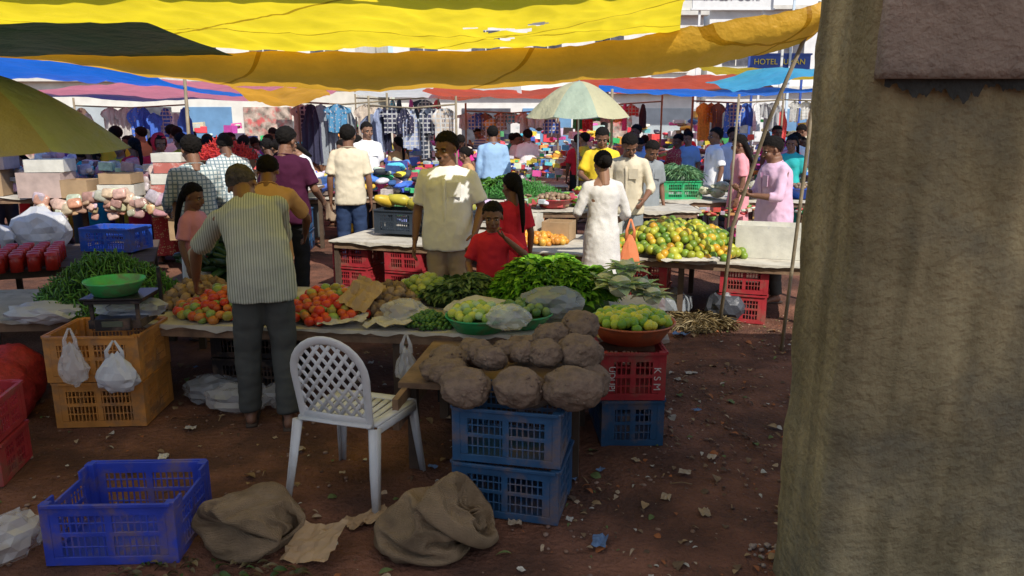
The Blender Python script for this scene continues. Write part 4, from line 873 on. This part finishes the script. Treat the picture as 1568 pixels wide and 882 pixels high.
goods('vegetable_bundles',-.9,9.6,.55,.6,.4,.3,120,.13,[(.6,.6,.65),(.2,.3,.6),(.1,.3,.1),(.5,.4,.2)],pil=.7); goods('vegetable_bundles',2.2,9.9,.55,1.6,.3,.15,150,.1,[(.5,.06,.05),(.6,.55,.5),(.15,.3,.08),(.5,.3,.1)],pil=.7)
goods('household_goods',1.2,16,.6,5,.6,.9,560,.2,BR); goods('household_goods',-4.5,18,.6,5,.6,1.1,420,.25,BR); goods('household_goods',4.5,19,.6,5,.6,1.3,420,.25,BR)
for (x,y,w) in ((-.4,14,2.8),(2.8,14.3,3.4),(-5.6,12.4,3.4),(5.4,11.4,2.6)): table('market_stall_table',x-w/2,y-.6,x+w/2,y-.6,1.2,.68)
table('market_stall_table',-1.6,9.2,-.2,9.2,.9,.55); table('market_stall_table',-4,15.4,6.4,15.4,1.2,.6)
def garment(w,L,seed,tee):
    n=14;k=12;V=[];F=[]
    for j in range(k+1):
        t=j/k
        if tee: ww=w*(.5+.75*t/.12) if t<.12 else (w*(1.25-.3*(t-.12)/.16) if t<.28 else w*.78)
        else: ww=w*(.35+.55*min(1,t*2.5))*(1+.08*math.sin(t*5+seed))
        for i in range(n+1):
            u=i/n-.5; V.append((u*ww,.04*math.sin(u*19+seed)*(.3+t)+.02*math.sin(u*41+seed*2+t*3),-L*t-(.07*abs(u) if t<.3 else 0)+.015*math.sin(u*9+seed)*t))
    for j in range(k):
        for i in range(n): F.append([j*(n+1)+i,j*(n+1)+i+1,(j+1)*(n+1)+i+1,(j+1)*(n+1)+i])
    return np.array(V),F
attrC=mat('garment_cloth',(1,1,1),.85,.25,30,.3,30,attr=True,transl=.2); attrD=mat('garment_print',(1,1,1),.85,.1,10,.3,30,attr=True,pattern=('dots',(.6,.55,.55),22),transl=.2); attrE=mat('garment_check',(1,1,1),.85,.1,10,.3,30,attr=True,pattern=('check',(.6,.6,.6),14),transl=.2)
def rack(name,x0,x1,y,z,n,L,cols,facing=.6):
    b=B(); b.tube([(x0,y,z),((x0+x1)/2,y,z-.04),(x1,y,z+.02)],.015,3,6); 
    for x in (x0,x1): b.tube([(x,y,0),(x,y,z+.15)],.02,3,6)
    c=random.choice(cols)
    for i in range(n):
        if random.random()<.12: continue
        x=x0+(x1-x0)*(i+random.uniform(.2,.8))/n; tee=random.random()<facing
        V,F=garment(random.uniform(.26,.42),L*random.choice([.5,.7,.8,1,1.15])*random.uniform(.9,1.1),i,tee)
        if random.random()<.6: c=random.choice(cols)
        k=random.uniform(.7,1.2)
        b.add(xf(V,MX((x,y+random.uniform(-.15,.15),z-.03-random.choice([0,0,0,.1])),(0,random.uniform(-.06,.06),random.choice([random.uniform(-.3,.3),random.uniform(.6,1.3)])))),F,random.choice([0,0,1,2]),True,tuple(a*k for a in c))
    return b.make(name,[attrC,attrD,attrE,bam])
CC=[(.5,.55,.6),(.15,.2,.4),(.05,.05,.1),(.65,.65,.65),(.1,.3,.5),(.45,.1,.15),(.08,.1,.15),(.3,.35,.5),(.6,.5,.4),(.7,.68,.66)]
rack('clothes_rack',-3.6,-2.1,13,2.12,14,.9,CC); rack('clothes_rack',-2.3,-.9,12.4,2.05,14,.85,CC); rack('clothes_rack',-.9,.9,15,2.0,16,.4,BR+[(.75,.6,.6)]*3)
rack('clothes_rack',-3.4,-1.6,16.8,2.3,10,.8,BR+CC); rack('clothes_rack',3.6,5.4,15.4,2.2,12,.6,BR); rack('clothes_rack',1.4,3.2,16.5,2.2,12,.5,BR+[(.7,.1,.1)]*3)
rack('clothes_rack',-8.5,-6.3,15,2.1,12,.8,BR); rack('clothes_rack',6.2,8.2,18,2.3,8,.9,BR+[(.7,.1,.1)]*4)
# ------------------------------------------------------------------ buildings
def building(name,x,y,w,d,h,col,floors,rot=0):
    b=B(); b.box((0,d/2,h/2),(w,d,h),0); fh=h/floors
    n=max(2,int(w/2.2))
    for f in range(floors):
        b.box((0,-.06,fh*(f+1)-.12),(w+.3,.5,.16),1)
        for i in range(n):
            xx=-w/2+w*(i+.5)/n
            if f==0: b.box((xx,-.02,1.2),(w/n*.8,.06,2.3),2+(i*7+int(w))%4); 
            else:
                b.box((xx,-.02,fh*f+fh*.5),(w/n*.45,.06,fh*.5),2); b.box((xx,-.09,fh*f+fh*.22),(w/n*.55,.12,.07),1)
                b.box((xx,-.06,fh*f+fh*.5),(.05,.05,fh*.5),1)
    b.box((0,-.06,h+.3),(w+.2,.12,.6),1)
    return b.make(name,[mat('wall_'+name+str(x),col,.85,.15,2,.2,20),mat('trim_white',(.62,.6,.55),.8,.15,3),mat('shop_dark',(.10,.10,.12),.4,.6,3),mat('shutter',(.45,.5,.52),.5,.2,2),mat('shop_goods',(.5,.4,.33),.8,.8,4,dirt=((.6,.1,.1),3,.5,.9)),mat('shutter_blue',(.15,.3,.5),.5,.2,2)],(x,y,0),(0,0,rot))
building('shop_building',-13,30,14,8,7,(.72,.70,.64),2); building('shop_building',1.5,33,13,8,6.3,(.74,.72,.69),2); building('shop_building',14.5,34,12,8,10,(.70,.70,.70),3); building('shop_building',-30,34,16,8,8,(.5,.48,.45),2); building('shop_building',30,32,16,8,8,(.55,.5,.4),2)
building('shop_building',0,-22,40,10,6.5,(.66,.62,.55),2,math.pi)
def sign(x,y,z,w,h,c,txt,tc,size):
    b=B(); b.box((0,0,0),(w,.08,h)); b.box((0,-.01,h/2+.03),(w+.1,.1,.06)); b.box((0,-.01,-h/2-.03),(w+.1,.1,.06)); 
    for s in (-1,1): b.box((s*w*.4,.09,-z/2-h/4),(.08,.06,z-h/2+.4))
    o=b.make('signboard',mat('sign'+txt,c,.5,.08),(x,y,z)); text(txt,(0,-.07,0),(R(90),0,0),size,mat('signtxt'+txt,tc,.5,0),o,.01)
sign(9.9,29,3.95,2.3,.5,(.03,.08,.35),'HOTEL SUMAN',(.75,.6,.05),.28); sign(8.2,29.5,6.3,3.0,.8,(.7,.7,.7),'INVEST CORP',(.05,.05,.1),.36); sign(11.3,28.8,6.8,2.6,1.0,(.55,.65,.75),'STORES',(.05,.2,.5),.5); sign(10.8,28,5.2,2.8,.5,(.6,.62,.6),'BAZAAR',(.4,.05,.05),.4)
sign(-6,28,3.6,4,1.0,(.65,.6,.5),'TEXTILES',(.5,.05,.05),.7)
b=B()
for (x0,y0,z0,x1,y1,z1) in ((3,26,6.6,16,27,5.8),(3,25,5.6,16,26,6.4),(2,24,7.2,14,26,6.9)):
    b.tube([(x0+(x1-x0)*t,y0+(y1-y0)*t,z0+(z1-z0)*t-1.2*t*(1-t)) for t in np.linspace(0,1,16)],.02,0,5)
b.tube([(3,25,0),(3,25,7.6)],.12,0,8); b.tube([(16,26.5,0),(16,26.5,7.2)],.12,0,8)
b.make('power_line',mat('cable',(.03,.03,.03),.6))

# ------------------------------------------------------------------ light, sky, camera
w=bpy.data.worlds.new('World'); scene.world=w; w.use_nodes=True; nt=w.node_tree
sky=nt.nodes.new('ShaderNodeTexSky'); sky.sky_type='NISHITA'; sky.sun_disc=False
EL=46; AZ=150
sky.sun_elevation=R(EL); sky.sun_rotation=R(AZ)
bg=nt.nodes['Background']; nt.links.new(sky.outputs[0],bg.inputs[0]); bg.inputs[1].default_value=.15
sd=bpy.data.lights.new('sun','SUN'); sd.energy=5; sd.angle=R(.5); sd.color=(1,.95,.86); so=bpy.data.objects.new('sun',sd); COL.objects.link(so)
d=Vector((math.sin(R(AZ))*math.cos(R(EL)),math.cos(R(AZ))*math.cos(R(EL)),math.sin(R(EL)))); so.rotation_euler=d.to_track_quat('Z','Y').to_euler(); so.location=(5,-5,12)
cd=bpy.data.cameras.new('camera'); cd.lens=36*1150/1568; cd.sensor_width=36; cd.clip_end=2000; cd.clip_start=.05
co=bpy.data.objects.new('camera',cd); COL.objects.link(co); co.location=(0,0,1.8); co.rotation_euler=(R(90-12.5),0,0); scene.camera=co
scene.view_settings.view_transform='Standard'; scene.view_settings.look='None'; scene.view_settings.exposure=0
